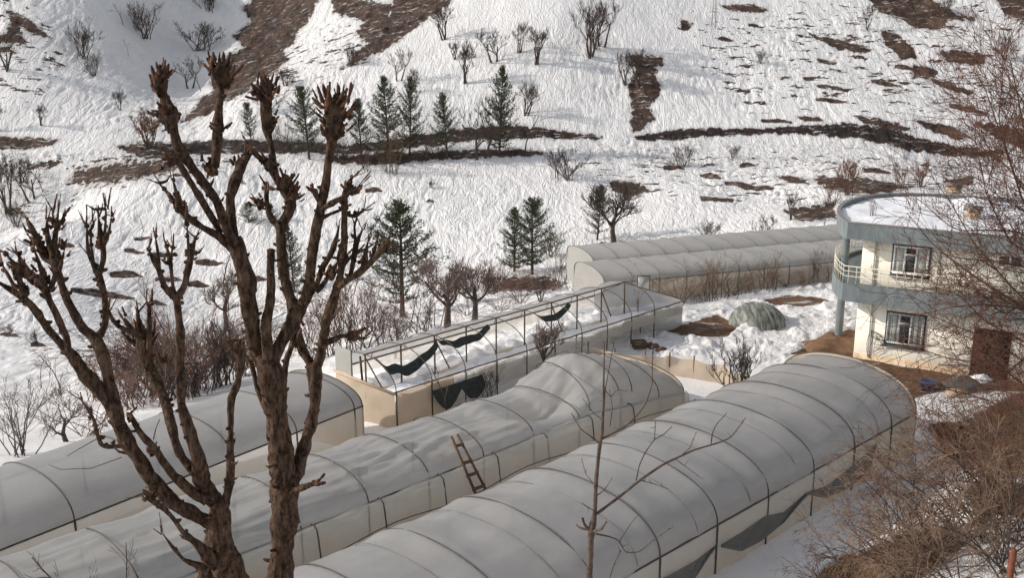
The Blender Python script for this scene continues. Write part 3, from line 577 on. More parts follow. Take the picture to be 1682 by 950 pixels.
T = np.linspace(0, 1, 30); ts = np.clip((T-.5)*2, 0, 1); us_ = LR+(LD-LR)*ts**1.3
xs = np.where(T < .5, LXw-(LXw-RX)*np.sin(T*np.pi), RX*(1-np.sin(ts*np.pi/2)**1.2)); zt = np.where(T < .5, 1.55+(RZ-1.55)*np.sin(T*np.pi), 1.55+(RZ-1.55)*(1-ts)**.8)
R_ = np.linspace(0, 1, 10); G = np.array([[qD(u+.06*vn(x*2, q_*2, 0, 8), x, -.3+(z+.3)*q_) for q_ in R_] for u, x, z in zip(us_, xs, zt)], float)
MB().grid(G).build('far_gable_film', M['film_old'], rD, loc=bD); MB().tubes(np.array([qD(u, x, z) for u, x, z in zip(us_, xs, zt)], float), np.full(30, .025), 5).build('arch_pipe', M['pipe'], rD, loc=bD)
# low plastic windbreak behind tunnel B
pw_ = [(966, 566), (1010, 578), (1060, 582), (1100, 584), (1140, 590), (1190, 600), (1228, 618), (1256, 634)]
ptsw = [P(x, y, .95) for x, y in pw_]
rW = thing('plastic_windbreak', (ptsw[0][0], ptsw[0][1], 0), 'low beige plastic sheet fence on short posts behind the middle tunnel', 'windbreak')
bW = np.array([ptsw[0][0], ptsw[0][1], 0.])
kk = np.linspace(0, len(ptsw)-1, 90); xs = np.interp(kk, range(len(ptsw)), [p[0] for p in ptsw]); ys = np.interp(kk, range(len(ptsw)), [p[1] for p in ptsw])
Z = np.linspace(0, 1, 9); G = np.array([[(x+.10*vn(k*2.3, z*1.5, 0, 71)*(.4+z), y+.16*vn(k*2.1, z*1.2+3, 0, 72), -.1+(1.05-.12*abs(math.sin(k*math.pi)))*z) for z in Z] for k, x, y in zip(kk, xs, ys)], float)
MB().grid(G).build('plastic_sheet', M['film_peach'], rW, loc=bW)
for p in ptsw: MB().bar((p[0], p[1]-.04, -.2), (p[0], p[1]-.04, 1.12), .06).build('post', M['wood'], rW, loc=bW)
# wooden ladder leaning on B
lad = [(745, 722, 760, 716), (766, 752, 783, 742), (775, 778, 795, 770), (781, 808, 797, 800)]
la = [onplane(x, y, B0, dB, -.2 if k > 1 else .2) for k, (x, y, _, _) in enumerate(lad)]
Lt, Lb = P(741, 717, 3.0), onplane(781, 811, B0, dB, -.8); Rt, Rb = P(751, 714, 3.0), onplane(797, 803, B0, dB, -.8)
rL = thing('wooden_ladder', (Lb[0], Lb[1], .9), 'rough wooden ladder lying against the side of the middle tunnel', 'ladder'); bL = np.array([Lb[0], Lb[1], .9]); nB = np.array([-dB[1], dB[0]])
MB().bar(Lb, Lt, .07).build('rail', M['wood'], rL, loc=bL); MB().bar(Rb, Rt, .07).build('rail', M['wood'], rL, loc=bL)
for t in (.06, .3, .52, .82): MB().bar(Lb+(Lt-Lb)*t-np.array([.05, 0, 0]), Rb+(Rt-Rb)*t+np.array([.05, 0, 0]), .06, .10).build('rung', M['wood'], rL, loc=bL)
# small dome-shaped cloche tunnel by the soil pits
cc = P(1244, 532, 0); rK = thing('cloche_tunnel', (cc[0], cc[1], 0), 'small low dome of grey-green netting between two patches of bare soil', 'cloche'); bK = np.array([cc[0], cc[1], 0])
U, T = np.meshgrid(np.linspace(-1, 1, 40), np.linspace(0, 1, 26), indexing='ij')
rad = np.sqrt(np.clip(1-np.abs(U)**2.2, .0, 1)); w_ = 1.75; G = np.stack([U*1.62*1.0-np.cos(np.pi*T)*.0, -np.cos(np.pi*T)*w_*rad, 1.3*np.sin(np.pi*T)*rad*(1+.05*vn(U*9, T*3, 0, 4))-.1], -1)
G[..., 0], G[..., 1] = G[..., 0]*.92-G[..., 1]*.3, G[..., 0]*.3+G[..., 1]*.9
G[..., 0] += cc[0]+.05*vn(U*14+T*5, T*2, 0, 5); G[..., 1] += cc[1]
M['cloche'] = mat('grey_green_netting', (.13, .145, .125), .6, (.36, .36, .31), 2.6, trans=.25, stretch=(2.2, .5, .5), pos=(.45, .6))
MB().grid(G).build('net_cover', M['cloche'], rK, loc=bK)
for uu in (-.6, 0, .6):
    t = np.linspace(0, 1, 20); r_ = math.sqrt(1-abs(uu)**2.2); x = np.full(20, uu*1.5); y = -np.cos(np.pi*t)*w_*r_; z = 1.33*np.sin(np.pi*t)*r_-.08
    MB().tubes(np.stack([cc[0]+x*.92-y*.3, cc[1]+x*.3+y*.9, z], -1), np.full(20, .02), 5).build('hoop', M['strap'], rK, loc=bK)
# upright white door panel standing at the ruined greenhouse's far end
dp = P(1056, 492, .8); rP = thing('door_panel', (dp[0], dp[1], -.2), 'pale square door panel on a frame standing above the ruined greenhouse', 'door')
MB().box((dp[0], dp[1], 1.75), .33, .02, .42).build('panel', M['film_far'], rP, loc=(dp[0], dp[1], -.2))
for sx in (-.36, .36): MB().bar((dp[0]+sx, dp[1], -.3), (dp[0]+sx, dp[1], 2.25), .045).build('frame_post', M['pipe'], rP, loc=(dp[0], dp[1], -.2))
MB().bar((dp[0]-.36, dp[1], 2.22), (dp[0]+.36, dp[1], 2.22), .045).build('frame_top', M['pipe'], rP, loc=(dp[0], dp[1], -.2))
#@@HOUSE
# ------------------------------------------------------------ house
h0 = np.array([17.5, 50.45]); ha = unit((.872, -.489)); hb = np.array([-ha[1], ha[0]])
def W3(a, b, z): return np.array([h0[0]+ha[0]*a+hb[0]*b, h0[1]+ha[1]*a+hb[1]*b, z])
rH = thing('concrete_house', (*h0, 0), 'two storey cream house with blue-grey balcony and roof bands and a rounded corner', 'house'); bH = np.array([*h0, 0.])
def hbox(a0, a1, b0, b1, z0, z1, nm, m, parent=rH, loc=bH, smooth=False):
    V = [W3(a, b, z) for z in (z0, z1) for a, b in ((a0, b0), (a1, b0), (a1, b1), (a0, b1))]
    o = MB().add(V, [(0, 3, 2, 1), (4, 5, 6, 7), (0, 1, 5, 4), (1, 2, 6, 5), (2, 3, 7, 6), (3, 0, 4, 7)]).build(nm, m, parent, smooth=False, loc=loc); return o
def wallpx(px, py, b=0.0):
    r = ray(px, py); q0 = h0+hb*b; t = (q0@hb)/(r[0]*hb[0]+r[1]*hb[1]); p = np.array([0, 0, H])+r*t; return float((p[:2]-h0)@ha), float(p[2])
AL, DEP = 11.0, 9.0
hbox(0, AL, 0, DEP, -.5, 3.3, 'ground_floor_wall', M['wall']); hbox(0, AL, 0, DEP, 3.95, 6.4, 'upper_floor_wall', M['wall'])
hbox(-.012, AL, -.015, DEP, -.5, .32, 'plinth', M['base'])
def outline(e, n_=26):
    pts = [(AL+.6, -1.0-e), (-.62-e*.6, -1.0-e)]
    c0 = np.array([(-.62, -1.0), (-1.1, -.2), (-1.65, 1.3), (-2.05, 3.2), (-2.1, 5.2), (-1.6, 7.3), (-.6, 8.9), (1.2, 9.9), (3.5, 10.2)])
    k = np.linspace(0, len(c0)-1, n_); xs = np.interp(k, range(len(c0)), c0[:, 0]); ys = np.interp(k, range(len(c0)), c0[:, 1])
    # smooth
    for _ in range(3): xs[1:-1] = (xs[:-2]+2*xs[1:-1]+xs[2:])/4; ys[1:-1] = (ys[:-2]+2*ys[1:-1]+ys[2:])/4
    cen = np.array([3.0, 4.5])
    for x, y in list(zip(xs, ys))[1:]:
        v = np.array([x, y])-cen; v /= np.linalg.norm(v); pts.append((x+v[0]*e, y+v[1]*e))
    pts.append((AL+.6, 10.2+e)); return pts
def slab(z0, z1, nm, m, e=0.0, zin=None, wallt=.14, parent=rH):
    o = outline(e); i = outline(e-wallt); n = len(o); V = []
    for (a, b) in o: V.append(W3(a, b, z0))
    for (a, b) in o: V.append(W3(a, b, z1))
    for (a, b) in i: V.append(W3(a, b, z1))
    for (a, b) in i: V.append(W3(a, b, zin))
    Q = [(r*n+k, r*n+(k+1) % n, (r+1)*n+(k+1) % n, (r+1)*n+k) for r in range(3) for k in range(n)]
    bm_v = [tuple(v-bH) for v in V]; me = bpy.data.meshes.new(nm); me.from_pydata(bm_v, [], [tuple(q) for q in Q]+[tuple(range(n))[::-1], tuple(range(3*n, 4*n))]); me.materials.append(m)
    ob = bpy.data.objects.new(nm, me); COL.objects.link(ob); ob.parent = rH; return ob
slab(3.22, 4.12, 'balcony_band', M['band'], 0, 3.95); slab(6.38, 7.2, 'roof_band', M['band'], .0, 6.75)
cp = outline(.03); ci = outline(-.17)   # thin coping on the parapet, bare concrete
Vc = [tuple(W3(a, b, z)-bH) for z, ol in ((7.19, cp), (7.23, cp), (7.23, ci), (7.19, ci)) for a, b in ol]; nC_ = len(cp)
mec = bpy.data.meshes.new('coping'); mec.from_pydata(Vc, [], [(r*nC_+k, r*nC_+k+1, ((r+1) % 4)*nC_+k+1, ((r+1) % 4)*nC_+k) for r in range(4) for k in range(nC_-1)]); mec.materials.append(M['bandin'])
oc = bpy.data.objects.new('coping', mec); COL.objects.link(oc); oc.parent = rH
# snow on the roof
ol = np.array(outline(-.16)); cen = np.array([5.5, 4.6]); rr = np.linspace(0, 1, 26); k = np.linspace(0, len(ol), 150, endpoint=True) % len(ol)
olc = np.vstack([ol, ol[:1]]); kk = np.linspace(0, len(ol), 150); ox = np.interp(kk, range(len(olc)), olc[:, 0]); oy = np.interp(kk, range(len(olc)), olc[:, 1])
G = []
for r in rr:
    a = cen[0]+(ox-cen[0])*r; b = cen[1]+(oy-cen[1])*r; z = 7.04+.09*fbm(a*.9, b*.9, 0, 3, 12)-.05*r**6+.35*np.exp(-((a-4.2)**2+(b-8.3)**2)/1.2)
    G.append(np.stack([h0[0]+ha[0]*a+hb[0]*b, h0[1]+ha[1]*a+hb[1]*b, z], -1))
MB().grid(np.array(G)).build('roof_snow', M['snow'], rH, loc=bH)
# pillars under and over the balcony
for z0, z1 in ((-.3, 3.22), (4.1, 6.33)):
    MB().tubes(np.array([W3(-1.25, 2.2, z) for z in np.linspace(z0, z1, 6)]), np.full(6, .2), 20).build('pillar', M['band'], rH, loc=bH)
hbox(-1.7, -.8, 1.7, 2.7, -.4, .28, 'pillar_footing', M['mud'])
# windows
def window(px0, py0, px1, py1, grid=False, nm='window'):
    a0, z1 = wallpx(px0, py0); a1, z0 = wallpx(px1, py1)
    w_ = hbox(a0, a1, -.035, .02, z0, z1, nm, M['darkframe'])
    t = .13; A0_, A1_, Z0_, Z1_ = a0+t, a1-t, z0+t, z1-t
    hbox(A0_, A1_, -.05, .0, Z0_, Z1_, 'pane', M['glass'], w_); mb = MB()
    hbox(A0_+.05, A0_+(A1_-A0_)*.31, -.056, -.05, Z0_+.05, Z1_-.05, 'net_curtain', M['curtain'], w_); hbox(A1_-(A1_-A0_)*.33, A1_-.05, -.056, -.05, Z0_+.05, Z1_-.05, 'net_curtain', M['curtain'], w_)
    xm = [A0_, A0_+(A1_-A0_)*.32, A0_+(A1_-A0_)*.66, A1_]
    f = .09
    for x in xm: mb.box(W3(x, -.075, (Z0_+Z1_)/2), f/2, .03, (Z1_-Z0_)/2, ax=ha)
    for z in (Z0_, Z1_): mb.box(W3((A0_+A1_)/2, -.078, z), (A1_-A0_)/2+f/2, .03, f/2, ax=ha)
    mb.box(W3((xm[1]+xm[2])/2, -.078, Z0_+(Z1_-Z0_)*.72), (xm[2]-xm[1])/2, .03, f/2, ax=ha)
    mb.build('frame', M['white'], w_, smooth=False, loc=bH)
    hbox(a0-.06, a1+.06, -.16, .0, z0-.08, z0, 'sill', M['darkframe'], w_)
    if grid:
        g = MB()
        for x in np.linspace(A0_, A1_, 9): g.bar(W3(x, -.16, Z0_-.05), W3(x, -.16, Z1_+.05), .02)
        for z in np.linspace(Z0_, Z1_, 4): g.bar(W3(A0_-.05, -.165, z), W3(A1_+.05, -.165, z), .02)
        g.build('security_grille', M['darkframe'], w_, smooth=False, loc=bH)
    return w_
window(1467, 399, 1526, 458); window(1457, 510, 1517, 574, grid=True)
a0, z1 = wallpx(1640, 418); a1, z0 = wallpx(1679, 440)
w2 = hbox(a0, a1, -.03, .02, z0, z1, 'small_window', M['white']); am = (a0+a1)/2
hbox(a0+.06, am-.05, -.04, 0, z0+.06, z1-.06, 'pane', M['glass'], w2); hbox(am+.05, a1-.06, -.04, 0, z0+.06, z1-.06, 'pane', M['glass'], w2)
a0, z1 = wallpx(1601, 538); a1, z0 = wallpx(1655, 612)
dr = hbox(a0, a1, -.06, .02, .02, z1, 'front_door', M['door']); hbox(a0+.1, (a0+a1)/2-.04, -.075, -.06, .2, z1-.15, 'door_leaf_panel', M['door'], dr); hbox((a0+a1)/2+.04, a1-.1, -.075, -.06, .2, z1-.15, 'door_leaf_panel', M['door'], dr)
hbox((a0+a1)/2-.1, (a0+a1)/2-.06, -.12, -.075, 1.0, 1.15, 'door_handle', M['steel'], dr)
a0, z1 = wallpx(1547, 418); a1, z0 = wallpx(1600, 480); pass
# drain pipes
for px, zr in ((1436, (4.0, 6.32)), (1429, (.2, 3.25)), (1542, (4.0, 6.32))):
    a, _ = wallpx(px, 430 if zr[0] > 1 else 540); MB().tubes(np.array([W3(a, -.07, z) for z in np.linspace(zr[0], zr[1], 4)]), np.full(4, .04), 8).build('drain_pipe', M['curtain'], rH, loc=bH)
rng = np.random.default_rng(4); g = MB(); a, _ = wallpx(1428, 575)
for k in range(9):
    t = np.linspace(0, 1, 14); e = rng.uniform(-.8, .8); hh = rng.uniform(.3, 1.2)
    g.tubes(np.array([W3(a+e*math.sin(s*math.pi*.9), -.12-.03*k*.3, 1.5-hh*s*1.1+.15*math.sin(s*7+k)) for s in t]), np.full(14, .012), 4)
g.build('cable_tangle', M['wire'], rH, loc=bH)
# balcony railing
ol = outline(-.07, 30)[:24]; ol[0] = (AL, -1.0+.07); path = np.array([W3(a, b, 0)[:2] for a, b in ol]); sl_ = np.concatenate([[0], np.cumsum(np.linalg.norm(np.diff(path, axis=0), axis=1))])
rail = MB(); bal = MB()
for z in (4.5, 4.75, 5.0): rail.tubes(np.array([[x, y, z] for x, y in path]), np.full(len(path), .016 if z < 5 else .024), 6)
for s in np.arange(0, sl_[-1], .38):
    x = np.interp(s, sl_, path[:, 0]); y = np.interp(s, sl_, path[:, 1]); bal.bar((x, y, 4.08), (x, y, 5.0), .026)
ro = rail.build('balcony_railing', M['rail'], rH, loc=bH); bal.build('baluster_row', M['rail'], rH, smooth=False, loc=bH)
# old roof railing: a few posts of left-over formwork on the far parapet, rebar bunches, chimneys
def rebar(px, py0, py1, lab, wpx):
    p = P(px, py1, 7.0); top = P(px, py0, 7.0+1.0); o = MB(); rg = np.random.default_rng(int(px)); k = 6
    for i in range(k):
        dx = (i/(k-1)-.5)*wpx/33; o.tubes(np.array([[p[0]+dx, p[1]+rg.uniform(-.15, .15), 6.9], [p[0]+dx+rg.uniform(-.03, .03), p[1], 7.0+rg.uniform(.5, .85)]]), np.array([.014, .014]), 5)
    o.build('rebar_bunch', M['rebar'], rH, loc=bH)
rebar(1433, 335, 356, '', 10); rebar(1496, 321, 345, '', 18); rebar(1540, 318, 335, '', 10)
def chimney(px, py, w_, hh, nm, m):
    p = P(px, py, 6.95); o = MB(); 
    for q in range(int(hh/.2)): o.box((p[0], p[1], 7.0+.2*q+.1), w_/2*(1 if q % 2 else .985), w_/2, .097, ax=ha)
    c = o.build(nm, m, rH, smooth=False, loc=bH); MB().box((p[0], p[1], 7.0+hh+.04), w_/2+.08, w_/2+.08, .05, ax=ha).build('chimney_cap', M['bandin'], c, smooth=False, loc=bH)
chimney(1566, 318, .8, .45, 'chimney', M['blockm']); chimney(1597, 362, .7, .55, 'chimney', M['blockm'])
# ------------------------------------------------------------ small things in the yard
def lumpy(nm, c, sx, sy, sz, m, label, cat, seed=1, parent=None, wrink=.25, group=None):
    th, ph = np.meshgrid(np.linspace(0, np.pi/2, 10), np.linspace(0, 2*np.pi, 22), indexing='ij')
    x, y, z = np.sin(th)*np.cos(ph), np.sin(th)*np.sin(ph), np.cos(th); r = 1+wrink*fbm(x*2+seed, y*2, z*2, 3, seed)
    G = np.stack([c[0]+sx*x*r, c[1]+sy*y*r, c[2]-.05+sz*z*r], -1); o = MB().grid(G[::-1]).build(nm, m, parent, loc=c if parent is None else None)
    if parent is None: o.location = tuple(c); props(o, label, cat, group)
    return o
t = P(1524, 637, .15); rT = thing('plastic_tub', (t[0], t[1], 0), 'blue plastic tub standing on the muddy ground below the house', 'tub')
ang = np.linspace(0, 2*np.pi, 21); prof_ = [(.0, .03), (.26, .03), (.32, .42), (.35, .42), (.35, .46), (.30, .46), (.25, .08), (0, .08)]
MB().grid(np.array([[(t[0]+r*math.cos(a)*1.15, t[1]+r*math.sin(a), z) for a in ang] for r, z in prof_])).build('tub_shell', M['bluep'], rT, loc=(t[0], t[1], 0))
MB().tubes(np.array([(t[0]+.37*1.15*math.cos(a), t[1]+.37*math.sin(a), .44) for a in ang]), np.full(21, .02), 6).build('rim', M['bluep'], rT, loc=(t[0], t[1], 0))
t = P(1578, 640, 0); lumpy('tarp_heap', (t[0], t[1], 0), .95, .6, .62, M['tarp'], 'heap under a dark grey tarp beside the front door', 'heap', 3)
t = P(1610, 618, 0); lumpy('snow_pile', (t[0]-.3, t[1]-.6, 0), .6, .4, .35, M['snow'], 'small pile of snow at the foot of the front door', 'snow pile', 5)
t = P(1570, 652, 0); o = MB().box((0, 0, .16), .42, .2, .16).build('clay_block', M['blockm'], smooth=False); o.location = (t[0], t[1], hz(t[0], t[1])); props(o, 'pale clay block lying in the snow in front of the grey tarp heap', 'block')
# broken bricks and crate half buried in snow
def crate(px, py, w_, hh, m, lab, nm='wooden_crate'):
    t = P(px, py, .3); z = hz(t[0], t[1]); o = MB(); r = thing(nm, (t[0], t[1], z), lab, 'crate', rz=.2)
    o = MB()
    for k in range(3): o.box((0, -w_*.35, .08+k*hh/3), w_/2, .02, hh/8); o.box((0, w_*.35, .08+k*hh/3), w_/2, .02, hh/8)
    for sx in (-1, 1):
        for k in range(3): o.box((sx*w_/2, 0, .08+k*hh/3), .02, w_*.35, hh/8)
        for sy in (-1, 1): o.box((sx*(w_/2-.03), sy*(w_*.35-.035), hh/2), .025, .025, hh/2)
    o.build('slats', m, r, smooth=False); MB().box((0, 0, .05), w_/2-.03, w_*.33, .02).build('bottom_board', m, r, smooth=False)
crate(1050, 563, .65, .42, M['wood'], 'broken dark wooden crate half sunk in the snow behind the windbreak')
for k, (px, py, lab) in enumerate(((1066, 563, 'dark stone next to the broken crate'), (1076, 566, 'reddish stone between two darker stones behind the windbreak'), (1086, 571, 'rightmost stone in the row beside the broken crate'))):
    t = P(px, py, .2); z = hz(t[0], t[1]); lumpy('stone', (t[0], t[1], z), .26+.03*k, .2, .26, M['stone'], lab, 'stone', 11+k)
# mud platform by the pillar: terrace edge
t = W3(-1.1, 2.0, 0)
lumpy('mud_bank', (t[0]-.1, t[1]-.3, -.2), 2.3, 1.6, .75, M['mud'], 'brown mud bank round the foot of the house pillar', 'mud bank', 21)
# rusty post with a wire, bottom right corner
t = PD(1664, 900, 15.5); zb = hz(t[0], t[1]); rR = thing('fence_post', (t[0], t[1], zb), 'rust-red steel fence post with a wire, in the near right corner', 'post')
MB().tubes(np.array([(t[0], t[1], zb-.2), (t[0]+.02, t[1], t[2]-.05), (t[0]+.02, t[1], t[2]), (t[0]+.02, t[1], t[2])]), np.array([.055, .055, .05, .001]), 10).build('post', M['rust'], rR, loc=(t[0], t[1], zb))
p2 = PD(1400, 975, 17); MB().tubes(np.array([t+(p2-t)*s-np.array([0, 0, .25*math.sin(math.pi*s)]) for s in np.linspace(0, 1, 14)]), np.full(14, .008), 4).build('wire', M['wire'], rR, loc=(t[0], t[1], zb))
# lattice mast on the far slope
t = ground(1172, 45); rM = thing('lattice_mast', t, 'slim steel lattice power mast standing on the upper snow slope', 'mast'); mb = MB(); Hm = 7.5
for sx in (-1, 1):
    for sy in (-1, 1): mb.bar((t[0]+sx*.35, t[1]+sy*.35, t[2]), (t[0]+sx*.16, t[1]+sy*.16, t[2]+Hm), .07)
mb.build('mast_legs', M['steel'], rM, smooth=False, loc=t); mb = MB()
for k in range(12):
    a = .35-.19*k/12; b_ = .35-.19*(k+1)/12; z0_ = t[2]+Hm*k/12; z1_ = t[2]+Hm*(k+1)/12; s = 1 if k % 2 else -1
    mb.bar((t[0]-s*a, t[1]-a, z0_), (t[0]+s*b_, t[1]-b_, z1_), .04); mb.bar((t[0]-a, t[1]-s*a, z0_), (t[0]-b_, t[1]+s*b_, z1_), .04)
mb.build('lattice', M['steel'], rM, smooth=False, loc=t); MB().bar((t[0]-1, t[1], t[2]+Hm-.3), (t[0]+1, t[1], t[2]+Hm-.3), .08).build('crossarm', M['steel'], rM, smooth=False, loc=t)
#@@POLLARD
# ------------------------------------------------------------ pollarded trees (traced skeletons, real depth)
def spx(D): return F/(D*c_+3.5*s_)/1.0
def limb(pts, D, dD=0.0, jit=.0, seed=0):
    """pts (px,py,width) -> world polyline with radii; depth drifts by dD along its length"""
    n = len(pts); out = []; rad = []
    for k, (x, y, w) in enumerate(pts):
        t = k/(max(n-1, 1)); p = PD(x, y, D+dD*t+jit*vn(seed*3.1, k*.7)); d = p[1]*c_-(p[2]-H)*s_
        out.append(p); rad.append(w*.415*d/F)
    return np.array(out), np.array(rad)
def dense(Pn, R, step):
    L_ = np.concatenate([[0], np.cumsum(np.linalg.norm(np.diff(Pn, axis=0), axis=1))]); n = max(int(L_[-1]/step), 3)
    # catmull-rom like smoothing through oversampling + relax
    s = np.linspace(0, L_[-1], n); Q = np.stack([np.interp(s, L_, Pn[:, k]) for k in range(3)], -1); r = np.interp(s, L_, R)
    for _ in range(3): Q[1:-1] = (Q[:-2]+2*Q[1:-1]+Q[2:])/4; r[1:-1] = (r[:-2]+2*r[1:-1]+r[2:])/4
    return Q, r, s
def rough_limb(mb, Pn, R, seed, sides=16, step=.03, cap=True, knob=.18):
    Q, r, s = dense(Pn, R, step); n = len(Q)
    T = np.gradient(Q, axis=0); T /= np.linalg.norm(T, axis=1, keepdims=True)+1e-9
    ref = np.array([0, 1., 0]); U = np.cross(T, ref); U /= np.linalg.norm(U, axis=1, keepdims=True)+1e-9; Wv = np.cross(T, U)
    a = np.arange(sides)*2*np.pi/sides; ca, sa = np.cos(a), np.sin(a)
    r = r*(1+knob*vn(s*7, seed*5.3)+.08*vn(s*22, seed*2.2))
    B = Q[:, None]+r[:, None, None]*(ca[None, :, None]*U[:, None]+sa[None, :, None]*Wv[:, None])
    f = 1+.17*fbm(B[..., 0]*18, B[..., 1]*14, B[..., 2]*7, 3, seed)+.10*vn(np.broadcast_to(a*2.2, B.shape[:2]), B[..., 2]*5, B[..., 0]*3, seed+5)
    V = Q[:, None]+(B-Q[:, None])*f[..., None]
    if cap: V = np.concatenate([V, (Q[-1]+T[-1]*r[-1]*.4)[None, None].repeat(sides, 1)+0*V[-1:]], 0)
    n = len(V); j = np.arange(n-1)[:, None]*sides; k = np.arange(sides)[None]; k2 = (k+1) % sides
    mb.add(V, np.stack([j+k, j+k2, j+sides+k2, j+sides+k], -1).reshape(-1, 4))
def stubs(mbs, c, dirv, n, Lr, r0, spread, rg):
    c = np.array(c)
    for k in range(n):
        d = unit(np.array(dirv)+rg.normal(0, spread, 3)); L_ = rg.uniform(*Lr); r = r0*rg.uniform(.5, 1.2); st = c+rg.normal(0, r0*.9, 3)
        m = 6; t = np.linspace(0, 1, m); bend = rg.normal(0, .12, 3)+np.array([0, 0, .25])
        Pn = st+np.outer(t, d)*L_+np.outer(t*t, bend)*L_*.5
        R = r*(1-.4*t)*(1+.22*rg.normal(size=m)); R[-1] = r*.3 if rg.random() < .3 else r*.62
        mb = mbs[0] if rg.random() < .9 else mbs[1]
        mb.tubes(np.vstack([Pn, Pn[-1]+d*.004]), np.append(np.abs(R), .001), 6)
def pollard(name, label, D, limbs, heads, base_px, spikes):
    p = PD(*base_px, D); zb = hz(p[0], p[1]); loc = np.array([p[0], p[1], zb]); root = thing(name, loc, label, 'tree', 'pollarded trees in the foreground')
    sc = spx(D)
    for k, (pts, dD_, o0) in enumerate(limbs):
        Pn, R = limb(pts, D+o0, dD_, .12, k+len(name))
        if k == 0: Pn = np.vstack([[loc[0], loc[1], zb-.2], Pn]); R = np.insert(R, 0, R[0]*1.25)
        mb = MB(); rough_limb(mb, Pn, R, k*3+int(D*7), 18 if k == 0 else 12 if R.max() > .05 else 8, .03 if R.max() > .05 else .025)
        rg = np.random.default_rng(k*7+3)
        # small spurs and bark knots down the limb
        Q, r, s = dense(Pn, R, .06)
        for q in range(len(Q)):
            if rg.random() < .5:
                d = rg.normal(size=3); d[2] = abs(d[2])*.3; d = unit(d); L_ = rg.uniform(.008, .035) if rg.random() < .88 else rg.uniform(.05, .16)
                st = Q[q]+d*r[q]*.7; mb.tubes(np.array([st, st+d*(r[q]*.4+L_*.6), st+d*(r[q]*.4+L_)+np.array([0, 0, L_*.3])]), np.array([.024, .016, .007 if L_ < .04 else .003])*(1 if L_ < .05 else .7), 5)
        m1, m2 = MB(), MB()
        if pts[-1][2] < 15 and k > 0:
            dirv = unit(Pn[-1]-Pn[-2]); stubs((m1, m2), Pn[-1], dirv, 3, (.05, .16), max(R[-1]*.8, .008), .35, rg)
        build_multi('trunk' if k == 0 else 'limb', [(mb, M['bark']), (m1, M['cut']), (m2, M['orange'])], root, loc)
    for (x, y, rad, n, dx, dy, Lpx, dd) in heads:
        c = PD(x, y, D+dd); rg = np.random.default_rng(int(x*7+y)); m1, m2 = MB(), MB()
        dirv = np.array([dx, rg.uniform(-.2, .2), dy]); rw = rad/sc
        # swollen knuckle
        th, ph = np.meshgrid(np.linspace(0, np.pi, 14), np.linspace(0, 2*np.pi, 19), indexing='ij'); bx, by, bz = np.sin(th)*np.cos(ph), np.sin(th)*np.sin(ph), np.cos(th)
        f = 1+.45*fbm(bx*2.5+x, by*2.5, bz*2.5+y, 3, int(x)); kb = MB().grid(np.stack([c[0]+rw*.5*bx*f, c[1]+rw*.46*by*f, c[2]+rw*.7*bz*f], -1))
        for q in range(int(n*1.8)):
            off = np.array([rg.uniform(-.7, .7)*rw, rg.uniform(-.5, .5)*rw, rg.uniform(-.6, .6)*rw]); stubs((m1, m2), c+off, dirv+off/rw*.75, 1, (Lpx*.22/sc, Lpx*.56/sc), .0175, .3, rg)
        build_multi('pollard_knuckle', [(kb, M['bark']), (m1, M['cut']), (m2, M['orange'])], root, loc)
    for s_pts in spikes:   # thin long whips
        Pn, R = limb(s_pts, D, .2); MB().tubes(Pn, R, 5).build('thin_twig', M['cut'], root, loc=loc)
    return root
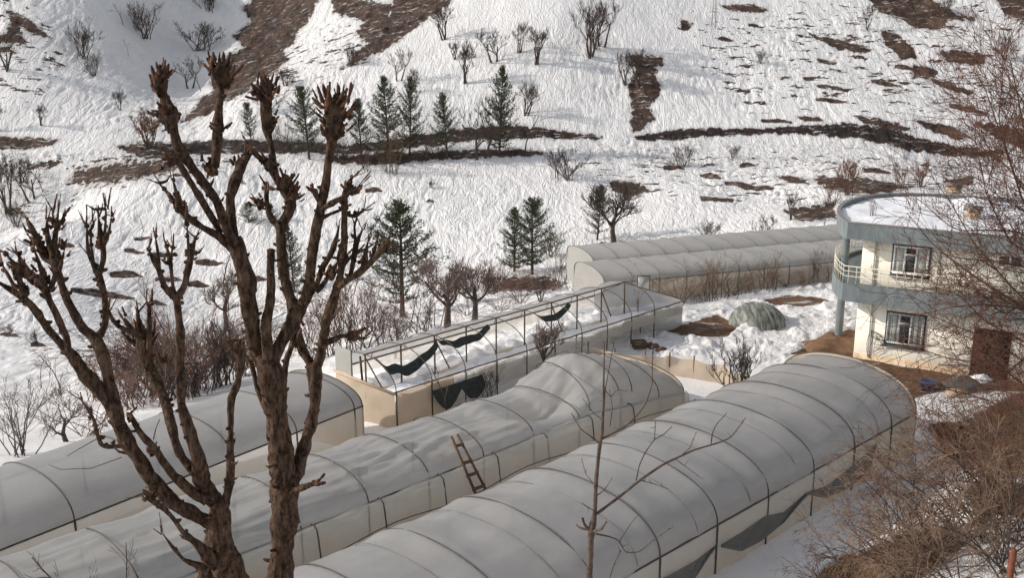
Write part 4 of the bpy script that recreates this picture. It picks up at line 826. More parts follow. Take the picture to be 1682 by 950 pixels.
T1 = [
 ([(456, 1010, 66), (460, 950, 58), (464, 900, 50), (466, 850, 50), (468, 800, 50), (463, 760, 42), (457, 700, 42), (449, 655, 48), (443, 610, 44), (437, 585, 42)], 0, 0),
 ([(430, 600, 34), (416, 550, 29), (409, 500, 30), (403, 450, 33), (392, 415, 31), (384, 392, 27)], -.2, 0),
 ([(386, 405, 25), (372, 378, 22), (358, 333, 20), (333, 298, 20), (317, 276, 19), (304, 260, 20), (292, 238, 24), (285, 213, 23), (279, 190, 24), (271, 162, 22), (263, 137, 20), (260, 118, 15)], -.4, -.2),
 ([(386, 405, 22), (380, 365, 21), (377, 326, 20), (385, 300, 19), (395, 275, 16), (408, 252, 12)], .3, -.2),
 ([(362, 382, 13), (345, 352, 13), (326, 320, 14), (304, 285, 14), (290, 262, 16)], -.25, -.25),
 ([(345, 288, 16), (353, 270, 15), (356, 244, 18), (358, 213, 22), (359, 184, 14), (361, 159, 14), (363, 140, 18)], .1, -.35),
 ([(386, 412, 20), (360, 388, 17), (330, 372, 13), (307, 356, 15), (292, 338, 14), (278, 320, 8), (261, 301, 3)], -.5, -.2),
 ([(296, 340, 9), (290, 318, 7), (284, 296, 3)], 0, -.55),
 ([(440, 590, 26), (437, 549, 21), (438, 524, 21), (443, 502, 18), (446, 470, 17), (445, 439, 16), (445, 410, 15)], .2, -.1),
 ([(446, 600, 30), (460, 565, 27), (478, 537, 28), (487, 511, 32), (476, 490, 24), (468, 461, 20), (464, 429, 18), (462, 398, 18), (460, 372, 21)], .3, 0),
 ([(460, 374, 17), (446, 361, 16), (438, 341, 12), (438, 316, 9)], .1, .3),
 ([(460, 374, 20), (473, 352, 20), (480, 331, 20), (466, 312, 18), (453, 290, 16), (440, 271, 12), (423, 256, 10), (411, 243, 7)], -.2, .3),
 ([(455, 292, 12), (449, 256, 11), (444, 236, 12), (438, 215, 20), (437, 183, 21), (437, 158, 22)], .1, .25),
 ([(487, 515, 28), (501, 496, 26), (508, 470, 22), (510, 439, 19), (514, 407, 19), (519, 379, 20), (524, 360, 20), (529, 335, 19), (535, 303, 17), (538, 272, 16), (543, 246, 18), (547, 215, 28), (549, 189, 30)], -.3, .15),
 ([(528, 345, 12), (540, 336, 11), (552, 330, 10), (568, 321, 8), (588, 309, 4)], -.3, 0), ([(530, 358, 10), (540, 352, 8), (563, 344, 6)], .2, 0),
 ([(528, 340, 9), (516, 313, 12)], 0, -.05),
 ([(474, 800, 30), (486, 780, 30), (493, 754, 28), (501, 729, 25), (511, 697, 24), (517, 666, 24), (517, 640, 25), (517, 619, 29), (516, 600, 30)], .4, 0),
 ([(514, 604, 18), (500, 581, 18), (491, 556, 18), (488, 542, 15)], .1, .4),
 ([(519, 604, 20), (527, 585, 19), (530, 562, 18), (534, 537, 17), (544, 502, 17), (555, 467, 16), (561, 445, 16), (560, 423, 18), (566, 398, 14), (565, 373, 14), (566, 347, 14), (566, 322, 12), (570, 303, 10), (580, 290, 4)], -.5, .4),
 ([(566, 350, 9), (582, 357, 8), (596, 346, 4)], 0, 0), ([(558, 470, 14), (569, 462, 14), (585, 452, 14), (604, 436, 13), (620, 420, 12), (633, 401, 9)], -.2, 0),
 ([(575, 455, 8), (582, 420, 10), (585, 398, 9), (595, 379, 4)], .1, 0), ([(594, 444, 7), (601, 414, 8), (604, 398, 3)], .1, 0), ([(584, 410, 6), (583, 390, 6), (582, 370, 4)], .1, 0), ([(608, 432, 6), (616, 408, 6), (620, 392, 3)], 0, 0),
 ([(512, 482, 10), (520, 468, 11), (530, 440, 12), (544, 417, 12), (553, 392, 8), (556, 375, 4)], .2, .1), ([(520, 480, 9), (536, 462, 12), (541, 448, 7)], 0, .1), ([(562, 440, 8), (572, 425, 8), (588, 415, 6)], 0, 0),
 ([(528, 566, 12), (541, 562, 12), (563, 551, 10), (598, 556, 4)], -.3, .3), ([(484, 806, 12), (500, 801, 13), (517, 795, 10)], -.1, -.1),
 ([(462, 690, 14), (465, 644, 14), (467, 613, 14), (472, 587, 14), (481, 562, 12)], .2, .25), ([(436, 670, 14), (424, 640, 13), (413, 600, 11)], .1, .2),
]
H1 = [(263, 135, 22, 12, 0, .9, 42, -.6), (277, 190, 26, 10, -.8, .3, 34, -.6), (364, 122, 26, 18, .1, 1, 40, -.3), (437, 150, 24, 18, 0, 1, 36, .35), (441, 205, 17, 8, .6, .6, 26, .35), (549, 180, 30, 26, .1, 1, 48, -.15), (552, 210, 24, 10, .3, .6, 34, -.15),
      (395, 270, 14, 6, .3, .7, 26, .1), (358, 208, 14, 6, -.4, .7, 26, -.3), (468, 300, 18, 10, .2, 1, 34, .1), (482, 322, 13, 5, .7, .7, 30, .1), (428, 335, 13, 6, -.6, .8, 26, .3), (575, 312, 12, 6, .4, .9, 26, -.1), (292, 340, 12, 6, -.5, .8, 34, -.6), (345, 275, 14, 5, -.2, .6, 20, -.35), (283, 262, 14, 6, -.9, .1, 26, -.6),
      (632, 408, 11, 5, .5, .8, 24, -.1), (489, 542, 12, 4, -.2, .8, 18, .5), (575, 552, 10, 8, 1, .0, 38, 0), (597, 430, 10, 4, .3, .8, 24, -.1), (566, 420, 12, 5, .2, .8, 26, 0), (440, 270, 13, 7, -.5, .8, 26, .1), (545, 450, 14, 6, .3, .5, 24, .1)]
T2 = [
 ([(402, 1010, 60), (385, 960, 54), (368, 915, 50), (360, 875, 46), (359, 850, 46), (360, 825, 40)], 0, 0),
 ([(340, 990, 40), (346, 940, 40), (350, 900, 36), (352, 868, 34)], 0, .1),
 ([(360, 835, 30), (374, 815, 17), (379, 776, 16), (378, 745, 14), (379, 707, 14), (378, 675, 14), (380, 650, 17), (392, 628, 14), (395, 590, 18), (392, 560, 20)], .2, 0),
 ([(360, 832, 36), (343, 812, 34), (331, 790, 36), (327, 756, 28), (315, 719, 20), (305, 691, 20), (297, 662, 19), (299, 630, 17), (293, 596, 21), (297, 565, 17), (295, 533, 15), (291, 500, 15), (288, 485, 17)], -.4, 0),
 ([(330, 790, 26), (312, 768, 22), (296, 748, 21), (286, 722, 20), (279, 690, 21), (270, 655, 22), (257, 630, 25), (246, 603, 26), (238, 578, 28), (231, 550, 26)], .5, 0),
 ([(243, 600, 14), (245, 560, 13), (246, 530, 11), (245, 501, 8)], 0, .4), ([(232, 560, 10), (228, 535, 9), (226, 514, 6)], 0, .4), ([(232, 556, 12), (216, 542, 11), (203, 524, 7)], -.1, .4), ([(225, 550, 10), (200, 540, 10), (186, 528, 8), (179, 512, 6)], -.2, .4),
 ([(288, 490, 13), (271, 474, 12), (262, 445, 11), (252, 429, 9), (244, 410, 5)], -.2, -.4), ([(262, 446, 8), (260, 416, 7), (255, 388, 3)], 0, -.5), ([(288, 488, 9), (283, 466, 8), (281, 441, 10), (278, 423, 11), (274, 405, 4)], .1, -.4), ([(280, 428, 5), (283, 407, 3)], 0, -.35),
 ([(290, 490, 13), (302, 474, 12), (308, 445, 12), (315, 413, 11), (321, 391, 5)], .2, -.4), ([(310, 436, 7), (309, 400, 5), (307, 369, 3)], 0, -.3),
 ([(352, 862, 32), (330, 852, 28), (310, 842, 27), (289, 830, 27), (264, 806, 27), (242, 780, 28), (226, 751, 27), (207, 726, 29), (195, 697, 28), (180, 662, 25), (145, 622, 24), (122, 590, 22), (103, 568, 19), (76, 537, 14), (57, 508, 15), (38, 489, 17), (21, 477, 12), (8, 471, 9), (-4, 463, 6)], -1.0, 0),
 ([(24, 478, 8), (21, 465, 8), (11, 448, 6), (3, 434, 3)], 0, -1), ([(38, 488, 12), (32, 460, 14), (27, 439, 12), (19, 428, 7), (10, 418, 3)], -.1, -1),
 ([(113, 580, 15), (110, 556, 14), (95, 521, 14), (83, 498, 13), (74, 477, 15), (61, 463, 14), (50, 452, 11), (42, 440, 8)], .1, -.8), ([(74, 478, 12), (72, 456, 12), (65, 435, 10), (57, 412, 4)], 0, -.7), ([(62, 464, 8), (42, 438, 8), (29, 418, 5)], -.1, -.7), ([(80, 478, 10), (88, 464, 10), (92, 448, 9)], 0, -.7),
 ([(196, 700, 26), (186, 660, 24), (177, 610, 22), (168, 581, 22), (157, 555, 24), (135, 541, 18), (120, 512, 16), (107, 486, 15), (101, 467, 15), (93, 446, 17), (86, 425, 15), (90, 393, 10), (93, 372, 8), (96, 345, 3)], .4, -.5),
 ([(92, 380, 8), (100, 366, 7), (105, 353, 4)], 0, 0), ([(92, 376, 6), (88, 362, 5), (86, 349, 3)], 0, 0), ([(86, 422, 9), (80, 400, 10), (78, 383, 9), (77, 362, 4)], .1, -.1), ([(88, 432, 14), (76, 424, 16), (68, 410, 16), (61, 393, 14), (53, 376, 11), (44, 360, 4)], -.1, 0),
 ([(158, 556, 17), (171, 543, 14), (174, 518, 12), (172, 493, 13), (170, 477, 13), (164, 456, 15), (158, 444, 14), (152, 431, 10), (145, 414, 9), (143, 393, 6), (143, 372, 3)], .2, -.2), ([(154, 436, 7), (149, 400, 5), (150, 370, 3)], 0, 0),
 ([(162, 452, 12), (168, 435, 11), (171, 414, 11), (167, 393, 13), (164, 378, 10), (162, 357, 3)], .1, 0), ([(168, 400, 8), (173, 380, 7), (174, 343, 3)], 0, .1), ([(170, 404, 8), (177, 389, 7), (181, 372, 5), (183, 355, 2)], 0, .1),
 ([(340, 826, 22), (324, 815, 20), (289, 786, 18), (264, 754, 18), (255, 738, 18), (236, 719, 14), (223, 700, 12), (214, 682, 9)], -.2, -.15),
 ([(348, 925, 30), (335, 905, 22), (321, 892, 16), (302, 878, 12), (286, 854, 10), (270, 836, 10), (242, 818, 10)], -.5, -.1), ([(345, 938, 18), (327, 931, 15), (302, 921, 8), (283, 899, 6), (267, 877, 2)], -.5, -.15),
 ([(207, 730, 12), (195, 735, 10), (168, 734, 10), (161, 719, 8), (154, 688, 6), (135, 659, 3)], -.3, -.5),
]
H2 = [(236, 556, 26, 16, 0, 1, 38, .5), (88, 420, 22, 10, -.1, 1, 34, 0), (60, 395, 14, 6, -.5, .8, 26, 0), (30, 445, 14, 7, -.3, 1, 30, -1), (70, 460, 14, 8, -.4, .9, 28, -.7), (165, 400, 12, 6, 0, 1, 32, 0), (394, 575, 14, 6, 0, 1, 26, .2), (40, 480, 12, 6, -.8, .3, 28, -1), (250, 742, 12, 5, .2, 1, 24, -.2), (250, 815, 12, 6, -.6, .0, 20, -.5), (378, 790, 9, 4, .8, .2, 16, .1), (288, 488, 10, 4, 0, .8, 14, -.4), (270, 590, 10, 4, -.2, .8, 22, .3), (93, 372, 9, 5, .1, 1, 24, 0), (314, 420, 9, 5, .2, 1, 24, -.3), (279, 425, 8, 3, .1, 1, 16, -.3)]
W1 = [[(560, 400, 2), (600, 395, 1.5), (640, 330, 1.2)], [(436, 360, 2), (420, 370, 1.5), (405, 390, 1)]]
pollard('pollarded_tree', 'tallest pollarded tree with thick upright trunk, in the foreground left of centre', 9.2, T1, H1, (458, 1000), W1)
W2 = [[(162, 720, 2), (135, 735, 2), (110, 750, 1.2)], [(200, 752, 2), (150, 770, 2), (100, 772, 1.5), (80, 764, 1)], [(242, 812, 2), (225, 818, 2), (205, 818, 1.2)], [(130, 400, 2), (145, 420, 2.2)], [(0, 510, 1.2), (30, 496, 1.6)], [(262, 690, 2), (256, 705, 2), (252, 722, 3)]]
pollard('pollarded_tree', 'leaning pollarded tree with many crooked limbs, at the left edge', 8.4, T2, H2, (395, 1000), W2)
#@@VEG
# ------------------------------------------------------------ sapling
D = 13.0; SL = [[(960, 1010, 16), (967, 950, 13), (969, 929, 12), (971, 885, 12), (972, 872, 15), (977, 843, 9), (979, 790, 8), (985, 732, 8), (989, 716, 7), (991, 663, 4), (992, 601, 3), (993, 560, 1.6)],
 [(991, 690, 3), (994, 640, 2.5), (1009, 560, 1.6)], [(988, 722, 4.5), (1024, 704, 4), (1045, 685, 3.2), (1061, 663, 3), (1071, 634, 2.5), (1072, 568, 1.6)],
 [(980, 845, 6), (1016, 818, 5.5), (1053, 788, 5), (1090, 763, 5), (1139, 740, 4), (1180, 728, 3), (1200, 720, 2.5), (1225, 687, 1.6)], [(1168, 730, 2.5), (1170, 712, 2.5), (1177, 697, 2), (1194, 679, 1.4)],
 [(1045, 790, 3), (1050, 765, 2.5), (1059, 745, 2.5), (1075, 722, 2.5), (1090, 715, 2), (1104, 701, 1.4)], [(1075, 722, 2), (1077, 691, 1.4)], [(984, 728, 3.5), (968, 716, 3), (954, 706, 2), (938, 679, 1.2)], [(974, 794, 2.5), (962, 780, 2), (955, 753, 1.3)],
 [(979, 878, 3.5), (1000, 882, 3), (1016, 888, 2.5), (1028, 909, 2.2), (1050, 908, 2), (1073, 888, 2), (1106, 866, 1.2)], [(1018, 890, 2), (1035, 862, 1.6), (1050, 845, 1.2)], [(1020, 905, 2), (1008, 930, 2), (1000, 955, 3), (990, 1000, 4)], [(973, 874, 8), (960, 865, 6), (957, 852, 5)], [(974, 874, 7), (988, 870, 6), (996, 858, 3)], [(971, 872, 5), (950, 868, 4), (946, 862, 2)],
 [(980, 815, 2.5), (993, 806, 2), (1006, 785, 1.2)], [(977, 840, 2), (965, 834, 2), (957, 828, 1.2)], [(1053, 790, 2), (1075, 796, 1.6), (1098, 804, 1)], [(1110, 755, 2), (1130, 770, 1.4), (1155, 788, 1)], [(1115, 752, 2), (1135, 735, 1.6), (1143, 712, 1)], [(993, 640, 2), (1004, 655, 2), (1012, 640, 1.6), (1028, 643, 1)], [(990, 690, 2), (975, 680, 1.6), (957, 655, 1)], [(1002, 700, 2), (1006, 670, 2), (1001, 640, 1.4)]]
p = PD(960, 1010, D); zb = hz(p[0], p[1]); loc = np.array([p[0], p[1], zb]); rS = thing('young_tree', loc, 'slim bare sapling with one long side branch, rising before the largest tunnel', 'tree')
rg = np.random.default_rng(8); tw = MB()
for k, s in enumerate(SL):
    Pn, R = limb(s, D, rg.uniform(-.6, .6) if k else 0)
    if k == 0: Pn = np.vstack([[loc[0], loc[1], zb-.1], Pn]); R = np.insert(R, 0, R[0])
    Q, r, ss_ = dense(Pn, R, .03); (mb := MB()).tubes(Q, r*(1+.12*vn(ss_*12, k)), 8 if k == 0 else 6)
    for q in range(len(Q)):
        if rg.random() < .10 and r[q] < .05:
            d = unit(rg.normal(size=3)+np.array([0, 0, .5])); L_ = rg.uniform(.02, .12 if k else .06); mb.tubes(np.array([Q[q], Q[q]+d*L_]), np.array([.006, .002]), 4)
    mb.build('trunk' if k == 0 else 'branch', M['sap'], rS, loc=loc)
# ------------------------------------------------------------ plant generators (unit height)
def grow(rg, p, d, L_, r, lev, out, up=.15, nch=(3, 5), ang=.6, ratio=(.45, .75), wob=.14, rmin=.0016):
    n = 5; pts = [p]; dd = unit(d)
    for k in range(n-1):
        dd = unit(dd+rg.normal(0, wob, 3)+np.array([0, 0, up])); pts.append(pts[-1]+dd*L_/(n-1))
    pts = np.array(pts); rad = np.maximum(r*(1-.6*np.linspace(0, 1, n)), rmin); out.append((pts, rad, lev))
    if lev <= 0: return
    for k in range(rg.integers(nch[0], nch[1]+1)):
        t = rg.uniform(.25, 1)**.8; q = t*(n-1); i = min(int(q), n-2); a = pts[i]+(pts[i+1]-pts[i])*(q-i)
        b = unit(pts[i+1]-pts[i]); o = rg.normal(size=3); o -= b*(o@b); o = unit(o); dn = unit(b*math.cos(ang)+o*math.sin(ang)*rg.uniform(.7, 1.3))
        grow(rg, a, dn, L_*rg.uniform(*ratio), max(r*(1-.6*t)*.65, rmin), lev-1, out, up, nch, ang, ratio, wob, rmin)
def emit(out, thick):
    mt, mw = MB(), MB(); A_ = [o for o in out if o[2] >= thick]; B_ = [o for o in out if o[2] < thick]
    if A_: mt.tubes(np.array([o[0] for o in A_]), np.array([o[1] for o in A_]), 5)
    if B_: mw.tubes(np.array([o[0] for o in B_]), np.array([o[1] for o in B_]), 3)
    return mt, mw
def fit(out):
    allp = np.concatenate([o[0] for o in out]); h = allp[:, 2].max(); return [(p/h, r/h, l) for p, r, l in out]
def proto_bare(kind, seed, name, cat, twm, trm='trunkm'):
    rg = np.random.default_rng(seed); out = []
    if kind == 'orchard':     # short trunk, fan of steep limbs
        for s in range(rg.integers(2, 4)):
            grow(rg, np.array([rg.uniform(-.06, .06), rg.uniform(-.06, .06), -.03]), np.array([rg.uniform(-.4, .4), rg.uniform(-.4, .4), 1]), .5, .028, 4, out, up=.2, nch=(3, 4), ang=.62, ratio=(.5, .75), rmin=.0028)
    elif kind == 'tree':
        grow(rg, np.array([0, 0, -.03]), np.array([.05, 0, 1]), .5, .04, 4, out, up=.16, nch=(4, 6), ang=.75, ratio=(.5, .7), wob=.16, rmin=.0024)
    elif kind == 'shrub':
        for s in range(13): grow(rg, np.array([rg.normal(0, .08), rg.normal(0, .08), -.03]), np.array([rg.normal(0, .45), rg.normal(0, .45), 1]), rg.uniform(.4, .75), .012, 3, out, up=.12, nch=(3, 5), ang=.5, ratio=(.35, .6), rmin=.0026)
    elif kind == 'whips':
        for s in range(15): grow(rg, np.array([rg.normal(0, .13), rg.normal(0, .13), -.03]), np.array([rg.normal(0, .34), rg.normal(0, .34), 1]), rg.uniform(.45, 1), .009, 2, out, up=.08, nch=(4, 7), ang=.55, ratio=(.22, .5), wob=.12, rmin=.0023)
    elif kind == 'arch':
        for s in range(11):
            a = rg.uniform(0, 6.28); grow(rg, np.array([rg.normal(0, .07), rg.normal(0, .07), -.02]), np.array([.8*math.cos(a), .8*math.sin(a), 1.1]), rg.uniform(.8, 1.3), .009, 2, out, up=-.12, nch=(5, 8), ang=.6, ratio=(.22, .45), wob=.13, rmin=.0022)
    elif kind == 'sparse':
        grow(rg, np.array([0, 0, -.03]), np.array([0, 0, 1]), .8, .014, 2, out, up=.1, nch=(4, 6), ang=.6, ratio=(.3, .5), rmin=.003)
    out = fit(out); top = 3 if kind in ('orchard', 'tree') else 3 if kind == 'shrub' else 2
    mt, mw = emit(out, top if kind != 'orchard' else 3); r = thing(name, (0, 0, 0), 'x', cat)
    mt.build('stems' if kind in ('shrub', 'whips', 'arch') else 'trunk', M[trm], r); mw.build('crown', M[twm], r); return r
def leafcards(rg, C, size, n_):
    C = np.repeat(C, n_, 0); m = len(C); u = rg.normal(size=(m, 3)); u /= np.linalg.norm(u, axis=1, keepdims=True); w = rg.normal(size=(m, 3)); w -= u*(u*w).sum(1, keepdims=True); w /= np.linalg.norm(w, axis=1, keepdims=True)
    C = C+rg.normal(0, size*.8, (m, 3)); s = size*rg.uniform(.6, 1.3, (m, 1)); V = np.stack([C-u*s-w*s*.3, C+u*s-w*s*.3, C+u*s+w*s*.3, C-u*s+w*s*.3], 1)
    return V.reshape(-1, 3), np.arange(m*4).reshape(-1, 4)
def proto_leafy(seed):
    rg = np.random.default_rng(seed); out = []
    for s in range(10): grow(rg, np.array([rg.normal(0, .06), rg.normal(0, .06), -.03]), np.array([rg.normal(0, .35), rg.normal(0, .35), 1]), .6, .014, 3, out, up=.15, nch=(3, 4), ang=.5, ratio=(.4, .6), rmin=.003)
    out = fit(out); mt, mw = emit(out, 3); C = np.concatenate([o[0][2:] for o in out if o[2] < 2]); V, Q = leafcards(rg, C[rg.random(len(C)) < .6], .012, 2); mw.add(V, Q)
    r = thing('leafy_shrub', (0, 0, 0), 'x', 'shrub'); mt.build('stems', M['trunkm'], r); mw.build('crown', M['leaf_dry'], r); return r
def proto_pine(seed, wide=.36, bare0=.12):
    rg = np.random.default_rng(seed); tr = MB().tubes(np.array([[0, 0, -.03], [.004, 0, .3], [0, .004, .65], [0, 0, .98]]), np.array([.02, .016, .01, .002]), 7)
    V = []; br = []; z = bare0
    while z < .98:
        f = (z-bare0)/(1-bare0); L0 = wide*(1-f)**.8*(1-.45*math.exp(-f*10))
        for k in range(rg.integers(5, 8)):
            if rg.random() < .24: continue
            a = rg.uniform(0, 6.283); Lb = L0*rg.uniform(.35, 1.25)+.014; rise = (.35+.5*f)*Lb; n_ = 5; t = np.linspace(0, 1, n_)
            pts = np.stack([np.cos(a)*Lb*t, np.sin(a)*Lb*t, z+rise*t**1.4-.06*Lb*np.sin(t*3.1)], -1)+rg.normal(0, .003, (n_, 3)); br.append(pts)
            m = int(16+190*Lb); tt = rg.uniform(.12, 1.02, m)**.8; tt = np.round(tt*6)/6+rg.normal(0, .035, m); C = np.stack([np.interp(tt, t, pts[:, q]) for q in range(3)], -1)+rg.normal(0, .007+.022*Lb, (m, 3)); V.append(C)
        z += rg.uniform(.03, .05)*(1.1-.5*f)
    tr.tubes(np.array(br), np.broadcast_to(np.linspace(.005, .0015, 5), (len(br), 5)), 3)
    C = np.concatenate(V); m = len(C); u = np.stack([C[:, 0], C[:, 1], np.full(m, .06)], -1); u /= np.linalg.norm(u, axis=1, keepdims=True); u += rg.normal(0, .55, (m, 3)); u /= np.linalg.norm(u, axis=1, keepdims=True)
    cr = MB()
    for q in range(2):
        w = rg.normal(size=(m, 3)); w -= u*(u*w).sum(1, keepdims=True); w /= np.linalg.norm(w, axis=1, keepdims=True); s = rg.uniform(.009, .02, (m, 1)); wd = .0042
        cr.add(np.stack([C-w*wd, C+w*wd, C+u*s*1.2+w*wd*.5, C+u*s*1.2-w*wd*.5], 1).reshape(-1, 3), np.arange(m*4).reshape(-1, 4))
    r = thing('pine_tree', (0, 0, 0), 'x', 'conifer'); tr.build('trunk', M['trunkm'], r); cr.build('crown', M['needle'], r); return r
PR = {}
for k, (kd, nm, cat, tw_, n_) in enumerate((('orchard', 'bare_tree', 'tree', 'twig_dark', 4), ('tree', 'bare_tree', 'tree', 'twig_grey', 3), ('shrub', 'bare_shrub', 'shrub', 'twig_dark', 3), ('whips', 'bare_shrub', 'shrub', 'twig_grey', 3), ('sparse', 'bare_tree', 'tree', 'twig_grey', 2))):
    PR[kd] = [proto_bare(kd, 100*k+q, nm, cat, tw_) for q in range(n_)]
PR['big'] = [proto_bare('tree', 903, 'bare_tree', 'tree', 'twig_dark')]
PR['red'] = [proto_bare('arch', 501+q, 'bare_shrub', 'shrub', 'twig_red') for q in range(2)]
PR['tan'] = [proto_bare('whips', 601+q, 'bare_shrub', 'shrub', 'twig_tan') for q in range(2)]
PR['brown'] = [proto_bare('whips', 651, 'bare_shrub', 'shrub', 'twig_brown')]
PR['arch'] = [proto_bare('arch', 701+q, 'bare_shrub', 'shrub', 'twig_brown') for q in range(3)]
PR['archtan'] = [proto_bare('arch', 731+q, 'bare_shrub', 'shrub', 'twig_tan') for q in range(2)]
PR['leafy'] = [proto_leafy(801), proto_leafy(802)]
PR['pine'] = [proto_pine(11), proto_pine(12, .31, .08), proto_pine(13, .4, .14)]
PR['pinebush'] = [proto_pine(14, .5, .05)]
used = set(); cnt = {}
prg = np.random.default_rng(77)
def plant(kd, px, py, hpx, label, group=None, wide=1.0, var=None, Dmin=20, at=None):
    b = ground(px, py, Dmin) if at is None else np.array(at, float); dep = b[1]*c_-(b[2]-H)*s_; hh = hpx*dep/F/ (c_*.97)
    cnt[kd] = cnt.get(kd, -1)+1; pr = PR[kd][cnt[kd] % len(PR[kd]) if var is None else var]; rz = prg.uniform(0, 6.28)
    w_ = hh*wide*prg.uniform(.9, 1.1)
    b = (b[0], b[1], b[2]-.03*hh*0)
    if pr.name not in used:
        used.add(pr.name); pr.location = b; pr.rotation_euler = (0, 0, rz); pr.scale = (w_, w_, hh); pr['label'] = label
        if group: pr['group'] = group
        return pr
    return copy_tree(pr, b, rz, (w_, w_, hh), label, group)
